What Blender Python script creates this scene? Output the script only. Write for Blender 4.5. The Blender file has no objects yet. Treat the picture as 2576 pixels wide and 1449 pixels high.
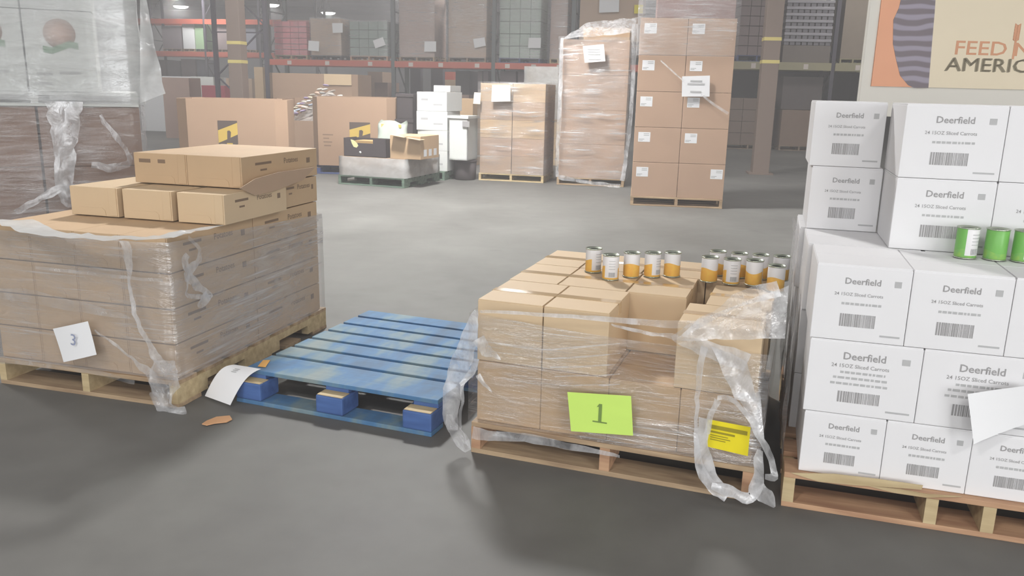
import bpy, bmesh, math, random
from mathutils import Vector, Matrix, noise
random.seed(7)
C = bpy.context.scene.collection
sc = bpy.context.scene
PI = math.pi
# ------------------------------------------------------------------ camera model (also used to lay things out)
FPX, PITCH, ROLL, H = 2060.0, math.radians(13.65), math.radians(1.3), 1.46
CX, CY = 1288.0, 724.5
Fv = Vector((0, math.cos(PITCH), -math.sin(PITCH)))
Uv = Vector((0, math.sin(PITCH), math.cos(PITCH)))
Rv = Vector((1, 0, 0))
EYE = Vector((0, 0, H))
def ray(x, y):
    u = (x - CX) / FPX; v = -(y - CY) / FPX
    c, s = math.cos(ROLL), math.sin(ROLL)
    return Fv + (u * c - v * s) * Rv + (u * s + v * c) * Uv
def at_z(x, y, z=0.0):
    d = ray(x, y); return EYE + d * ((z - H) / d.z)
def at_y(x, y, Y):
    d = ray(x, y); return EYE + d * (Y / d.y)
class Fr:
    """a place on the floor with a heading; u runs to the right along the front, v to the back"""
    def __init__(s, ox, oy, deg):
        s.o = Vector((ox, oy, 0)); s.a = math.radians(deg)
        s.U = Vector((math.cos(s.a), math.sin(s.a), 0)); s.V = Vector((-math.sin(s.a), math.cos(s.a), 0))
    def w(s, u, v, z=0.0): return s.o + s.U * u + s.V * v + Vector((0, 0, z))
    def loc(s, P): d = P - s.o; return Vector((d.dot(s.U), d.dot(s.V), P.z))
    def onv(s, x, y, v):
        d = ray(x, y); t = (v - (EYE - s.o).dot(s.V)) / d.dot(s.V); return s.loc(EYE + d * t)
    def onu(s, x, y, u):
        d = ray(x, y); t = (u - (EYE - s.o).dot(s.U)) / d.dot(s.U); return s.loc(EYE + d * t)
    def onz(s, x, y, z): return s.loc(at_z(x, y, z))
# ------------------------------------------------------------------ materials
def lin(c):
    return tuple(((v / 255) / 12.92 if v / 255 <= .04045 else ((v / 255 + .055) / 1.055) ** 2.4) for v in c) + (1,)
def newmat(n):
    m = bpy.data.materials.new(n); m.use_nodes = True
    nt = m.node_tree; nt.nodes.clear()
    out = nt.nodes.new('ShaderNodeOutputMaterial')
    return m, nt, out
def N(nt, t, **kw):
    n = nt.nodes.new('ShaderNode' + t)
    for k, v in kw.items():
        if k in n.inputs: n.inputs[k].default_value = v
        else: setattr(n, k, v)
    return n
MATS = {}
def plain(n, col, rough=.6, var=.10, scale=6., metal=0., bump=.0, stretch=(1, 1, 1), spec=.4, coat=0.):
    """one colour with slight cloudy variation"""
    if n in MATS: return MATS[n]
    m, nt, out = newmat(n)
    b = N(nt, 'BsdfPrincipled', Roughness=rough, Metallic=metal)
    b.inputs['Specular IOR Level'].default_value = spec
    b.inputs['Coat Weight'].default_value = coat
    tc = N(nt, 'TexCoord'); mp = N(nt, 'Mapping'); mp.inputs['Scale'].default_value = stretch
    nz = N(nt, 'TexNoise', Scale=scale, Detail=4.)
    oi = N(nt, 'ObjectInfo')
    nt.links.new(tc.outputs['Object'], mp.inputs['Vector'])
    ad = N(nt, 'VectorMath', operation='ADD')
    nt.links.new(mp.outputs[0], ad.inputs[0]); nt.links.new(oi.outputs['Location'], ad.inputs[1])
    nt.links.new(ad.outputs[0], nz.inputs['Vector'])
    mx = N(nt, 'Mix', data_type='RGBA')
    l = lin(col); 
    mx.inputs['A'].default_value = tuple(max(0, v * (1 - var)) for v in l[:3]) + (1,)
    mx.inputs['B'].default_value = tuple(min(1, v * (1 + var)) for v in l[:3]) + (1,)
    nt.links.new(nz.outputs['Fac'], mx.inputs['Factor'])
    nt.links.new(mx.outputs['Result'], b.inputs['Base Color'])
    if bump:
        bp = N(nt, 'Bump', Strength=bump, Distance=.01)
        nt.links.new(nz.outputs['Fac'], bp.inputs['Height']); nt.links.new(bp.outputs[0], b.inputs['Normal'])
    nt.links.new(b.outputs[0], out.inputs[0])
    MATS[n] = m; return m
def woody(n, col, col2, rough=.7):
    if n in MATS: return MATS[n]
    m, nt, out = newmat(n)
    b = N(nt, 'BsdfPrincipled', Roughness=rough)
    tc = N(nt, 'TexCoord'); nz = N(nt, 'TexNoise', Scale=3., Detail=6.)
    mp = N(nt, 'Mapping'); mp.inputs['Scale'].default_value = (1.2, 9, 9)
    oi = N(nt, 'ObjectInfo'); ad = N(nt, 'VectorMath', operation='ADD')
    nt.links.new(tc.outputs['Object'], mp.inputs[0]); nt.links.new(mp.outputs[0], ad.inputs[0]); nt.links.new(oi.outputs['Location'], ad.inputs[1])
    nt.links.new(ad.outputs[0], nz.inputs['Vector'])
    r = N(nt, 'ValToRGB'); r.color_ramp.elements[0].position = .32; r.color_ramp.elements[1].position = .68
    r.color_ramp.elements[0].color = lin(col2); r.color_ramp.elements[1].color = lin(col)
    nt.links.new(nz.outputs['Fac'], r.inputs[0]); nt.links.new(r.outputs[0], b.inputs['Base Color'])
    nt.links.new(b.outputs[0], out.inputs[0]); MATS[n] = m; return m
def film(n, lo, hi, stretch=(2, 2, 14), scale=2.5, tint=(240, 240, 242), gloss=.35, bump=.5, streak=0., smap=(1.1, 1.1, 70)):
    """clear stretch film: see-through, milky where it is layered or creased, shiny"""
    if n in MATS: return MATS[n]
    m, nt, out = newmat(n)
    tc = N(nt, 'TexCoord'); mp = N(nt, 'Mapping'); mp.inputs['Scale'].default_value = stretch
    mp.inputs['Rotation'].default_value = (0, .12, 0)
    nz = N(nt, 'TexNoise', Scale=scale, Detail=5., Roughness=.62, Distortion=.6)
    n2 = N(nt, 'TexNoise', Scale=1.6, Detail=2.)
    nt.links.new(tc.outputs['Object'], mp.inputs[0]); nt.links.new(mp.outputs[0], nz.inputs['Vector'])
    nt.links.new(tc.outputs['Object'], n2.inputs['Vector'])
    mul = N(nt, 'Math', operation='MULTIPLY'); nt.links.new(nz.outputs['Fac'], mul.inputs[0]); nt.links.new(n2.outputs['Fac'], mul.inputs[1])
    mr = N(nt, 'MapRange'); mr.inputs['From Min'].default_value = .17; mr.inputs['From Max'].default_value = .42
    mr.inputs['To Min'].default_value = lo; mr.inputs['To Max'].default_value = hi
    nt.links.new(mul.outputs[0], mr.inputs['Value'])
    fac = mr.outputs[0]
    if streak:                                           # fine white streaks painted in as bright glints on the film
        m4 = N(nt, 'Mapping'); m4.inputs['Scale'].default_value = smap; m4.inputs['Rotation'].default_value = (.02, .05, 0)
        n4 = N(nt, 'TexNoise', Scale=1.6, Detail=3., Roughness=.7, Distortion=.25); nt.links.new(tc.outputs['Object'], m4.inputs[0]); nt.links.new(m4.outputs[0], n4.inputs['Vector'])
        r4 = N(nt, 'MapRange'); r4.inputs['From Min'].default_value = .54; r4.inputs['From Max'].default_value = .72; r4.inputs['To Max'].default_value = streak
        nt.links.new(n4.outputs['Fac'], r4.inputs['Value'])
        n5 = N(nt, 'TexNoise', Scale=2.3, Detail=1.); nt.links.new(tc.outputs['Object'], n5.inputs['Vector'])
        r5 = N(nt, 'MapRange'); r5.inputs['From Min'].default_value = .40; r5.inputs['From Max'].default_value = .60; nt.links.new(n5.outputs['Fac'], r5.inputs['Value'])
        mu = N(nt, 'Math', operation='MULTIPLY'); nt.links.new(r4.outputs[0], mu.inputs[0]); nt.links.new(r5.outputs[0], mu.inputs[1])
        ad = N(nt, 'Math', operation='ADD'); ad.use_clamp = True; nt.links.new(fac, ad.inputs[0]); nt.links.new(mu.outputs[0], ad.inputs[1]); fac = ad.outputs[0]
    bp = N(nt, 'Bump', Strength=bump, Distance=.02); nt.links.new(nz.outputs['Fac'], bp.inputs['Height'])
    d = N(nt, 'BsdfDiffuse'); d.inputs[0].default_value = lin(tint)
    tl = N(nt, 'BsdfTranslucent'); tl.inputs[0].default_value = lin(tint)
    m1 = N(nt, 'MixShader'); m1.inputs[0].default_value = .25
    nt.links.new(d.outputs[0], m1.inputs[1]); nt.links.new(tl.outputs[0], m1.inputs[2])
    g = N(nt, 'BsdfGlossy', Roughness=.22); g.inputs[0].default_value = (1, 1, 1, 1); nt.links.new(bp.outputs[0], g.inputs['Normal'])
    m2 = N(nt, 'MixShader'); m2.inputs[0].default_value = gloss
    nt.links.new(m1.outputs[0], m2.inputs[1]); nt.links.new(g.outputs[0], m2.inputs[2])
    tr = N(nt, 'BsdfTransparent'); tr.inputs[0].default_value = (.97, .97, .97, 1)
    m3 = N(nt, 'MixShader'); nt.links.new(fac, m3.inputs[0])
    nt.links.new(tr.outputs[0], m3.inputs[1]); nt.links.new(m2.outputs[0], m3.inputs[2])
    nt.links.new(m3.outputs[0], out.inputs[0]); MATS[n] = m; return m
def emis(n, col, s):
    m, nt, out = newmat(n); e = N(nt, 'Emission', Strength=s); e.inputs[0].default_value = lin(col)
    nt.links.new(e.outputs[0], out.inputs[0]); return m
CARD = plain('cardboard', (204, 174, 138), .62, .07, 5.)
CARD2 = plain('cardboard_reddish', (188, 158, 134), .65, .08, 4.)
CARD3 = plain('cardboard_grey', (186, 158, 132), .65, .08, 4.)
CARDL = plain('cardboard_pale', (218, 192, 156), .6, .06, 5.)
CARDIN = plain('cardboard_inside', (182, 146, 108), .7, .06, 5.)
KRAFT = plain('kraft_gaylord', (172, 144, 120), .65, .06, 2.)
TAPE = plain('packing_tape', (214, 182, 138), .12, .04, 8., spec=.7, coat=.6)
WHITEBOX = plain('white_carton', (240, 239, 240), .55, .02, 5.)
PAPER = plain('white_paper', (244, 244, 245), .6, .02, 4.)
PAPERG = plain('green_paper', (212, 246, 118), .55, .05, 5., stretch=(1, 1, 7))
PAPERY = plain('yellow_paper', (242, 224, 30), .5, .05, 5.)
INKL = plain('grey_ink', (190, 190, 190), .6, .03)
INK = plain('dark_ink', (162, 160, 160), .6, .03)
INKP = plain('pen_ink', (150, 158, 186), .6, .03)
INKG = plain('marker_ink', (122, 150, 76), .6, .03)
INKY = plain('yellow_label_ink', (160, 146, 30), .6, .03)
INKB = plain('brown_print', (134, 112, 92), .6, .05)
WOOD = woody('pallet_wood', (196, 170, 136), (158, 132, 104))
WOODP = woody('pallet_wood_pale', (214, 194, 152), (182, 158, 118))
WOODR = woody('pallet_wood_reddish', (206, 166, 130), (174, 132, 102))
WOODG = woody('pallet_wood_grey', (170, 150, 128), (130, 112, 96))
def weathered():
    m, nt, out = newmat('worn_blue_paint'); b = N(nt, 'BsdfPrincipled', Roughness=.6); b.inputs['Specular IOR Level'].default_value = .25
    tc = N(nt, 'TexCoord'); mp = N(nt, 'Mapping'); mp.inputs['Scale'].default_value = (2.6, 1.1, 1.); nz = N(nt, 'TexNoise', Scale=1.7, Detail=4., Roughness=.55)
    nt.links.new(tc.outputs['Object'], mp.inputs[0]); nt.links.new(mp.outputs[0], nz.inputs['Vector'])
    r = N(nt, 'ValToRGB'); e = r.color_ramp.elements; e[0].position = .34; e[0].color = lin((88, 118, 148)); e[1].position = .66; e[1].color = lin((150, 164, 164))
    e_ = e.new(.47); e_.color = lin((88, 136, 182)); e_ = e.new(.56); e_.color = lin((126, 154, 168))
    m2 = N(nt, 'Mapping'); m2.inputs['Scale'].default_value = (3, 40, 10); n2 = N(nt, 'TexNoise', Scale=2.5, Detail=4.)
    nt.links.new(tc.outputs['Object'], m2.inputs[0]); nt.links.new(m2.outputs[0], n2.inputs['Vector'])
    mr = N(nt, 'MapRange'); mr.inputs['To Min'].default_value = .70; mr.inputs['To Max'].default_value = .98; nt.links.new(n2.outputs['Fac'], mr.inputs['Value'])
    nt.links.new(nz.outputs['Fac'], r.inputs[0]); mu = N(nt, 'VectorMath', operation='SCALE'); nt.links.new(r.outputs[0], mu.inputs[0]); nt.links.new(mr.outputs[0], mu.inputs['Scale'])
    nt.links.new(mu.outputs[0], b.inputs['Base Color']); nt.links.new(b.outputs[0], out.inputs[0]); return m
BLUE = weathered()
BLUED = woody('blue_paint', (78, 112, 172), (60, 90, 146), .55)
BLUEK = plain('dark_blue_paint', (72, 86, 130), .6)
GREENP = woody('green_paint', (118, 138, 122), (88, 108, 96), .6)
FILM = film('stretch_film', .10, .42, streak=.5, smap=(.7, .7, 16))
FILMA = film('stretch_film_hazy', .26, .54, (2, 2, 10), 2.2, streak=.55, smap=(1., 1., 34))
FILMW = film('stretch_film_bunched', .20, .90, (5, 5, 3), 2.4, gloss=.2, tint=(246, 246, 248))
FILMM = film('stretch_film_milky', .66, .92, (3, 3, 5), 2., tint=(236, 238, 238), gloss=.15)
FILMF = film('stretch_film_shiny', .06, .42, (2, 2, 12), 2.2, gloss=.45, bump=.8, streak=.75, smap=(1.1, 1.1, 60))
FILMK = film('stretch_film_sparkling', .08, .40, (1.5, 1.5, 9), 2., gloss=.45, bump=.8, streak=.9, smap=(.8, .8, 14))
FILMT = film('stretch_film_tower', .34, .74, (1.4, 1.4, 5), 2., tint=(238, 240, 240), gloss=.15)
FILMR = film('stretch_film_loose', .12, .62, (5, 5, 3), 2.6, gloss=.25)
STEEL_O = plain('orange_rack_paint', (206, 104, 82), .5, .06)
STEEL_G = plain('grey_green_rack_paint', (98, 104, 104), .5, .08)
STEEL_D = plain('dark_rack_paint', (88, 84, 94), .5, .06)
STEEL_Y = plain('khaki_rack_paint', (172, 164, 132), .5, .06)
COLUMN = plain('brown_column_paint', (132, 116, 106), .55, .05)
BAND = plain('yellow_band_tape', (216, 200, 124), .5, .05)
DARKP = plain('dark_plastic', (76, 70, 72), .5, .08)
WHITEP = plain('white_plastic', (226, 228, 224), .45, .03)
METAL = plain('can_metal', (196, 204, 186), .25, .05, metal=.8)
# ------------------------------------------------------------------ mesh helpers
class MB:
    def __init__(s): s.bm = bmesh.new()
    def box(s, x0, x1, y0, y1, z0, z1, M=None, bev=0.):
        b = bmesh.new()
        bmesh.ops.create_cube(b, size=1)
        for v in b.verts:
            v.co = Vector((x0 + (v.co.x + .5) * (x1 - x0), y0 + (v.co.y + .5) * (y1 - y0), z0 + (v.co.z + .5) * (z1 - z0)))
        if bev: bmesh.ops.bevel(b, geom=b.edges[:], offset=bev, segments=2, affect='EDGES', profile=.6)
        if M: b.transform(M)
        s._add(b); return s
    def _add(s, b):
        me = bpy.data.meshes.new('t'); b.to_mesh(me); b.free(); s.bm.from_mesh(me); bpy.data.meshes.remove(me)
    def bar(s, a, b, w, d):
        a, b = Vector(a), Vector(b); ax = b - a; L = ax.length
        q = ax.to_track_quat('Z', 'Y')
        return s.box(-w / 2, w / 2, -d / 2, d / 2, 0, L, Matrix.Translation(a) @ q.to_matrix().to_4x4())
    def lathe(s, prof, n=24, M=None, cap=True):
        b = bmesh.new(); rings = []
        for r, z in prof:
            rings.append([b.verts.new((r * math.cos(2 * PI * k / n), r * math.sin(2 * PI * k / n), z)) for k in range(n)])
        for p, q in zip(rings, rings[1:]):
            for k in range(n): b.faces.new((p[k], p[(k + 1) % n], q[(k + 1) % n], q[k]))
        if cap:
            b.faces.new(rings[0][::-1]); b.faces.new(rings[-1])
        for f in b.faces: f.smooth = True
        if M: b.transform(M)
        s._add(b); return s
    def tube(s, pts, r, n=8):
        b = bmesh.new(); rings = []
        pts = [Vector(p) for p in pts]
        for i, p in enumerate(pts):
            t = (pts[min(i + 1, len(pts) - 1)] - pts[max(i - 1, 0)]).normalized()
            q = t.to_track_quat('Z', 'Y'); rr = r[i] if isinstance(r, (list, tuple)) else r
            rings.append([b.verts.new(p + q @ Vector((rr * math.cos(2 * PI * k / n), rr * math.sin(2 * PI * k / n), 0))) for k in range(n)])
        for p, q in zip(rings, rings[1:]):
            for k in range(n): b.faces.new((p[k], p[(k + 1) % n], q[(k + 1) % n], q[k]))
        b.faces.new(rings[0][::-1]); b.faces.new(rings[-1])
        for f in b.faces: f.smooth = True
        s._add(b); return s
    def grid(s, fn, nu, nv, smooth=True, closed=False):
        b = bmesh.new()
        V = [[b.verts.new(fn(i / nu, j / nv)) for j in range(nv + 1)] for i in range(nu if closed else nu + 1)]
        for i in range(nu):
            A, B = V[i], V[(i + 1) % len(V)]
            for j in range(nv): 
                f = b.faces.new((A[j], B[j], B[j + 1], A[j + 1])); f.smooth = smooth
        s._add(b); return s
    def poly(s, pts, th=None, nrm=None):
        """flat outline, given thickness th along nrm"""
        b = bmesh.new(); P = [Vector(p) for p in pts]
        f = b.faces.new([b.verts.new(p) for p in P])
        if th:
            r = bmesh.ops.extrude_face_region(b, geom=[f]); n = Vector(nrm) * th
            for v in [e for e in r['geom'] if isinstance(e, bmesh.types.BMVert)]: v.co += n
        s._add(b); return s
    def mesh(s, name):
        bmesh.ops.recalc_face_normals(s.bm, faces=s.bm.faces[:])
        me = bpy.data.meshes.new(name); s.bm.to_mesh(me); s.bm.free(); return me
def ob(name, me, mat, parent=None):
    """link a mesh (MB or mesh data) as one object"""
    if isinstance(me, MB): me = me.mesh(name)
    o = bpy.data.objects.new(name, me); C.objects.link(o)
    if mat and not me.materials: me.materials.append(mat)
    if parent: o.parent = parent
    return o
def tag(o, label, cat, group=None, kind=None):
    o['label'] = label; o['category'] = cat
    if group: o['group'] = group
    if kind: o['kind'] = kind
    return o
def thing(name, label, cat, F=None, u=0, v=0, z=0, rot=0, group=None, loc=None):
    o = bpy.data.objects.new(name, None); C.objects.link(o); o.empty_display_size = .1
    o.location = loc if loc is not None else (F.w(u, v, z) if F else (0, 0, 0))
    o.rotation_euler = (0, 0, (F.a if F else 0) + rot)
    return tag(o, label, cat, group)
def put(o, F, u=0, v=0, z=0, rot=0):
    o.location = F.w(u, v, z); o.rotation_euler = (0, 0, F.a + rot); return o
_tc = {}
def text_bm(mb, s, size, M, bold=0.):
    k = (s, bold)
    if k not in _tc:
        cu = bpy.data.curves.new('t', 'FONT'); cu.body = s; cu.size = 1; cu.align_x = 'CENTER'; cu.offset = bold; cu.resolution_u = 2
        o = bpy.data.objects.new('t', cu); C.objects.link(o); bpy.context.view_layer.update()
        dg = bpy.context.evaluated_depsgraph_get(); me = bpy.data.meshes.new_from_object(o.evaluated_get(dg))
        bpy.data.objects.remove(o); bpy.data.curves.remove(cu); _tc[k] = me
    b = bmesh.new(); b.from_mesh(_tc[k]); b.transform(M @ Matrix.Diagonal((size, size, size, 1))); mb._add(b)
FACE = Matrix.Rotation(PI / 2, 4, 'X')            # text in the x-z plane facing -y
def face_at(x, y, z, tilt=0.): return Matrix.Translation((x, y, z)) @ Matrix.Rotation(tilt, 4, 'Y') @ FACE
SIDE = Matrix.Rotation(PI / 2, 4, 'Z') @ FACE      # text in the y-z plane facing +x
def side_at(x, y, z): return Matrix.Translation((x, y, z)) @ SIDE
def fbm(p, s): return noise.noise(Vector(p) * s)
def ribbon(mb, pts, widths, nrm, crumple=.012, nv=5, seed=0., sub=5):
    """a loose band of film along a path"""
    P = [Vector(p) for p in pts]; Wd = widths if isinstance(widths, (list, tuple)) else [widths] * len(P)
    def cr(i, t, A):
        p0, p1, p2, p3 = A[max(i - 1, 0)], A[i], A[min(i + 1, len(A) - 1)], A[min(i + 2, len(A) - 1)]
        return .5 * ((2 * p1) + (p2 - p0) * t + (2 * p0 - 5 * p1 + 4 * p2 - p3) * t * t + (3 * p1 - p0 - 3 * p2 + p3) * t ** 3)
    Q, Wq = [], []
    for i in range(len(P) - 1):
        for k in range(sub):
            t = k / sub; Q.append(cr(i, t, P)); Wq.append(Wd[i] * (1 - t) + Wd[i + 1] * t)
    Q.append(P[-1]); Wq.append(Wd[-1]); n = len(Q) - 1; nr = Vector(nrm).normalized()
    def fn(a, b):
        i = min(int(round(a * n)), n); t = (Q[min(i + 1, n)] - Q[max(i - 1, 0)]).normalized()
        side = t.cross(nr).normalized(); q = Q[i] + side * (b - .5) * Wq[i]
        c = fbm(q + Vector((seed, 0, 0)), 14) * crumple * 1.3 + fbm(q + Vector((0, seed, 0)), 34) * crumple * .6
        return q + nr * (abs(c) + .003) + side * fbm(q + Vector((0, 0, seed)), 20) * crumple * .8
    mb.grid(fn, n, nv)
def wrap(name, F, u0, u1, v0, v1, zlo, zhi, mat, label, off=.014, bulge=.02, seed=0., group=None, zt=None, nz=16, nper=72, cap=False):
    """stretch film pulled round a stack: a skin standing just off the boxes"""
    per = 2 * ((u1 - u0) + (v1 - v0))
    cen = Vector(((u0 + u1) / 2, (v0 + v1) / 2, 0))
    R_ = []
    cs = [(u0, v0), (u1, v0), (u1, v1), (u0, v1)]
    for k in range(4):
        (xa, ya), (xb, yb) = cs[k], cs[(k + 1) % 4]; L_ = math.hypot(xb - xa, yb - ya); n_ = max(4, int(nper * L_ / per))
        nn_ = Vector(((yb - ya) / L_, -(xb - xa) / L_, 0))
        for i in range(n_):
            e_ = Vector((xa + (xb - xa) * i / n_, ya + (yb - ya) * i / n_, 0))
            R_.append((e_, nn_ if i else (nn_ + Vector((nn_.y, -nn_.x, 0))), i == 0))
    def pt(a): return R_[min(int(round(a * len(R_))), len(R_) - 1)]
    def fn(a, b):
        p, n, cor = pt(a % 1.0)
        top = zt(p.x, p.y) if zt else zhi
        lo = zlo(p.x, p.y) if callable(zlo) else zlo
        z = lo + (top - lo) * b
        q = p + Vector((0, 0, z))
        c = noise.noise(Vector((q.x * 3 + seed, q.y * 3, q.z * 9))) * .5 + .5
        c2 = noise.noise(Vector((q.x * 9, q.y * 9 + seed, q.z * 30)))
        return q + n * (off + bulge * c * (.25 if cor else 1) + bulge * .06 * (1 + c2))
    mb = MB(); mb.grid(fn, len(R_), nz, closed=True)
    o = ob(name, mb, mat); put(o, F); tag(o, label, 'plastic wrap', group); return o
# ------------------------------------------------------------------ cartons
_cc = {}
def carton_mesh(w, d, h, seam=True):
    k = ('c', round(w, 3), round(d, 3), round(h, 3), seam)
    if k not in _cc:
        m = MB(); b = min(.003, w * .02)
        m.box(0, w, 0, d, 0, h - .005, bev=b)
        if seam:                                         # the two top flaps meet in the middle
            m.box(.002, w - .002, .002, d / 2 - .0015, h - .006, h, bev=.0015)
            m.box(.002, w - .002, d / 2 + .0015, d - .002, h - .006, h, bev=.0015)
        _cc[k] = m.mesh('carton_body')
    return _cc[k]
def carton(name, label, F, u, v, z, w, d, h, mat, group, tape=None, cat='box', rot=0., seam=True):
    me = carton_mesh(w, d, h, seam)
    key = me.name + mat.name
    if key not in _cc:
        c = me.copy(); c.materials.clear(); c.materials.append(mat); _cc[key] = c
    if not tape:
        t = ob(name, _cc[key], None); put(t, F, u, v, z, rot); return tag(t, label, cat, group)
    t = thing(name, label, cat, F, u, v, z, rot, group)
    ob('body', _cc[key], None, t)
    if tape:
        k2 = ('t', round(w, 3), round(d, 3), round(h, 3))
        if k2 not in _cc:
            m = MB(); m.box(-.0012, w + .0012, d / 2 - .024, d / 2 + .024, h, h + .0012)
            m.box(-.0014, 0, d / 2 - .024, d / 2 + .024, h - .05, h + .001); m.box(w, w + .0014, d / 2 - .024, d / 2 + .024, h - .05, h + .001)
            _cc[k2] = m.mesh('tape')
        ob('tape', _cc[k2], tape, t)
    return t
ORD = ['first', 'second', 'third', 'fourth', 'fifth', 'sixth', 'seventh', 'eighth', 'ninth', 'tenth', 'eleventh', 'twelfth']
NUM = ['one', 'two', 'three', 'four', 'five', 'six', 'seven', 'eight', 'nine', 'ten', 'eleven', 'twelve']
# ------------------------------------------------------------------ pallets
def pallet(label, F, W, D, mats, u=0, v=0, z=0, h=.13, nboard=7, rot=0, group='wooden pallets', xs=None):
    t = thing('pallet', label, 'pallet', F, u, v, z, rot, group)
    top, st = mats
    pb = D / (nboard + (nboard - 1) * .45); gap = pb * .45
    for k in range(nboard):
        y = k * (pb + gap)
        ob('deck_board', MB().box(0, W, y, y + pb, h - .02, h, bev=.002), top, t)
    for x in xs or (0, W / 2 - .02, W - .042):                 # three stringers with fork notches
        m = MB(); m.box(x, x + .04, 0, D, .072, h - .0201); 
        for a, b in ((0, .16), (.38, .62), (.84, 1.)): m.box(x, x + .04, a * D, b * D, .0202, .0721)
        ob('stringer', m, st, t)
    for k in (0, .22, .44, .66, .88):
        ob('bottom_board', MB().box(0, W, k * D, k * D + .12 * D, 0, .02, bev=.002), top, t)
    return t
def block_pallet(label, F, W, D, deck, blk, raw, group='wooden pallets', h=.145):
    t = thing('block_pallet', label, 'pallet', F, -W, 0, 0, 0, group)
    y0 = .065
    edges = [.0, .235] ; n = 6; pitch = (D - y0 - .235) / n
    ob('deck_board', MB().box(0, W, y0, y0 + .215, h - .02, h, bev=.003), deck, t)
    for k in range(n):
        a = y0 + .245 + k * (D - y0 - .245) / n
        ob('deck_board', MB().box(0, W, a, a + (D - y0 - .245) / n - .03, h - .02, h, bev=.003), deck, t)
    for x in (0, W / 2 - .06, W - .12):
        ob('stringer_board', MB().box(x, x + .12, .07, D, h - .04, h - .0201, bev=.002), blk, t)
    for i, x in enumerate((0, W / 2 - .07, W - .14)):
        for j, y in enumerate((0, D / 2 - .07, D - .14)):
            b = ob('block', MB().box(x, x + .14, y, y + .14, .0202, h - .0402 if j else h - .042, bev=.008), blk, t)
            if j == 0:
                s = ob('sawn_top', MB().box(x + .006, x + .134, y + .006, y + .07, h - .042, h - .039), raw, b); s['label'] = 'bare splintered wood on top of the block'
    for y in (0, D / 2 - .06, D - .12):
        ob('bottom_board', MB().box(0, W, y, y + .12, 0, .02, bev=.003), deck, t)
    return t
# ================================================================== THE SETTING
def structure(name, mb, mat):
    o = ob(name, mb, mat); o['kind'] = 'structure'; return o
m, nt, out = newmat('concrete_floor')
b = N(nt, 'BsdfPrincipled', Roughness=.42); b.inputs['Specular IOR Level'].default_value = .38
tc = N(nt, 'TexCoord'); n1 = N(nt, 'TexNoise', Scale=.9, Detail=7., Roughness=.6); n2 = N(nt, 'TexNoise', Scale=5., Detail=5.)
nt.links.new(tc.outputs['Object'], n1.inputs['Vector']); nt.links.new(tc.outputs['Object'], n2.inputs['Vector'])
mm = N(nt, 'Math', operation='MULTIPLY_ADD'); nt.links.new(n2.outputs['Fac'], mm.inputs[0]); mm.inputs[1].default_value = .35; nt.links.new(n1.outputs['Fac'], mm.inputs[2])
r = N(nt, 'ValToRGB'); e = r.color_ramp.elements; e[0].position = .38; e[0].color = lin((90, 88, 85)); e[1].position = .95; e[1].color = lin((117, 116, 112))
nt.links.new(mm.outputs[0], r.inputs[0])
vo = N(nt, 'TexNoise', Scale=2.1, Detail=3.); nt.links.new(tc.outputs['Object'], vo.inputs['Vector'])
mr = N(nt, 'MapRange'); mr.inputs['From Min'].default_value = .66; mr.inputs['From Max'].default_value = .8; mr.inputs['To Max'].default_value = .55
nt.links.new(vo.outputs['Fac'], mr.inputs['Value'])
mx = N(nt, 'Mix', data_type='RGBA'); nt.links.new(mr.outputs[0], mx.inputs['Factor']); nt.links.new(r.outputs[0], mx.inputs['A']); mx.inputs['B'].default_value = lin((74, 72, 71))
nt.links.new(mx.outputs['Result'], b.inputs['Base Color'])
rr = N(nt, 'MapRange'); rr.inputs['To Min'].default_value = .50; rr.inputs['To Max'].default_value = .68
nt.links.new(n1.outputs['Fac'], rr.inputs['Value']); nt.links.new(rr.outputs[0], b.inputs['Roughness'])
nt.links.new(b.outputs[0], out.inputs[0]); FLOOR = m
X0, X1, Y0, Y1, ZC = -34, 30, -9, 76, 7.6
structure('floor', MB().box(X0, X1, Y0, Y1, -.2, 0), FLOOR)
WALLM = plain('wall_paint', (206, 200, 204), .7, .05, .4)
structure('wall_back', MB().box(X0, X1, Y1, Y1 + .2, 0, ZC), WALLM)
structure('wall_left', MB().box(X0 - .2, X0, Y0, Y1, 0, ZC), WALLM)
fw = MB(); xs_ = [X0, -13, -7, -4.5, 1.5, 4, 10, X1]
for i_ in range(0, 8, 2): fw.box(xs_[i_], xs_[i_ + 1], Y0 - .2, Y0, 0, ZC)
for i_ in (1, 3, 5): fw.box(xs_[i_], xs_[i_ + 1], Y0 - .2, Y0, 4.4, ZC)
structure('wall_front', fw, WALLM)
for x_, pw_ in ((-10, 850), (-1.5, 700), (7, 1650)):        # added front fill lights, set in three made-up wall openings
    L = bpy.data.lights.new('front_fill', 'AREA'); L.shape = 'RECTANGLE'; L.size = 5.8; L.size_y = 4.2; L.energy = pw_; L.color = (.97, .985, 1)
    lo = bpy.data.objects.new('front_fill', L); C.objects.link(lo); lo.location = (x_, Y0 - .1, 2.2); lo.rotation_euler = (PI / 2, 0, 0)
structure('wall_right', MB().box(X1, X1 + .2, Y0, Y1, 0, ZC), WALLM)
cm = MB(); cm.box(X0, X1, Y0, Y1, ZC, ZC + .2)
for y in range(-6, 76, 6): cm.box(X0, X1, y, y + .18, ZC - .35, ZC)
structure('ceiling', cm, plain('ceiling_deck', (196, 194, 198), .7, .05, .6))

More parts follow.
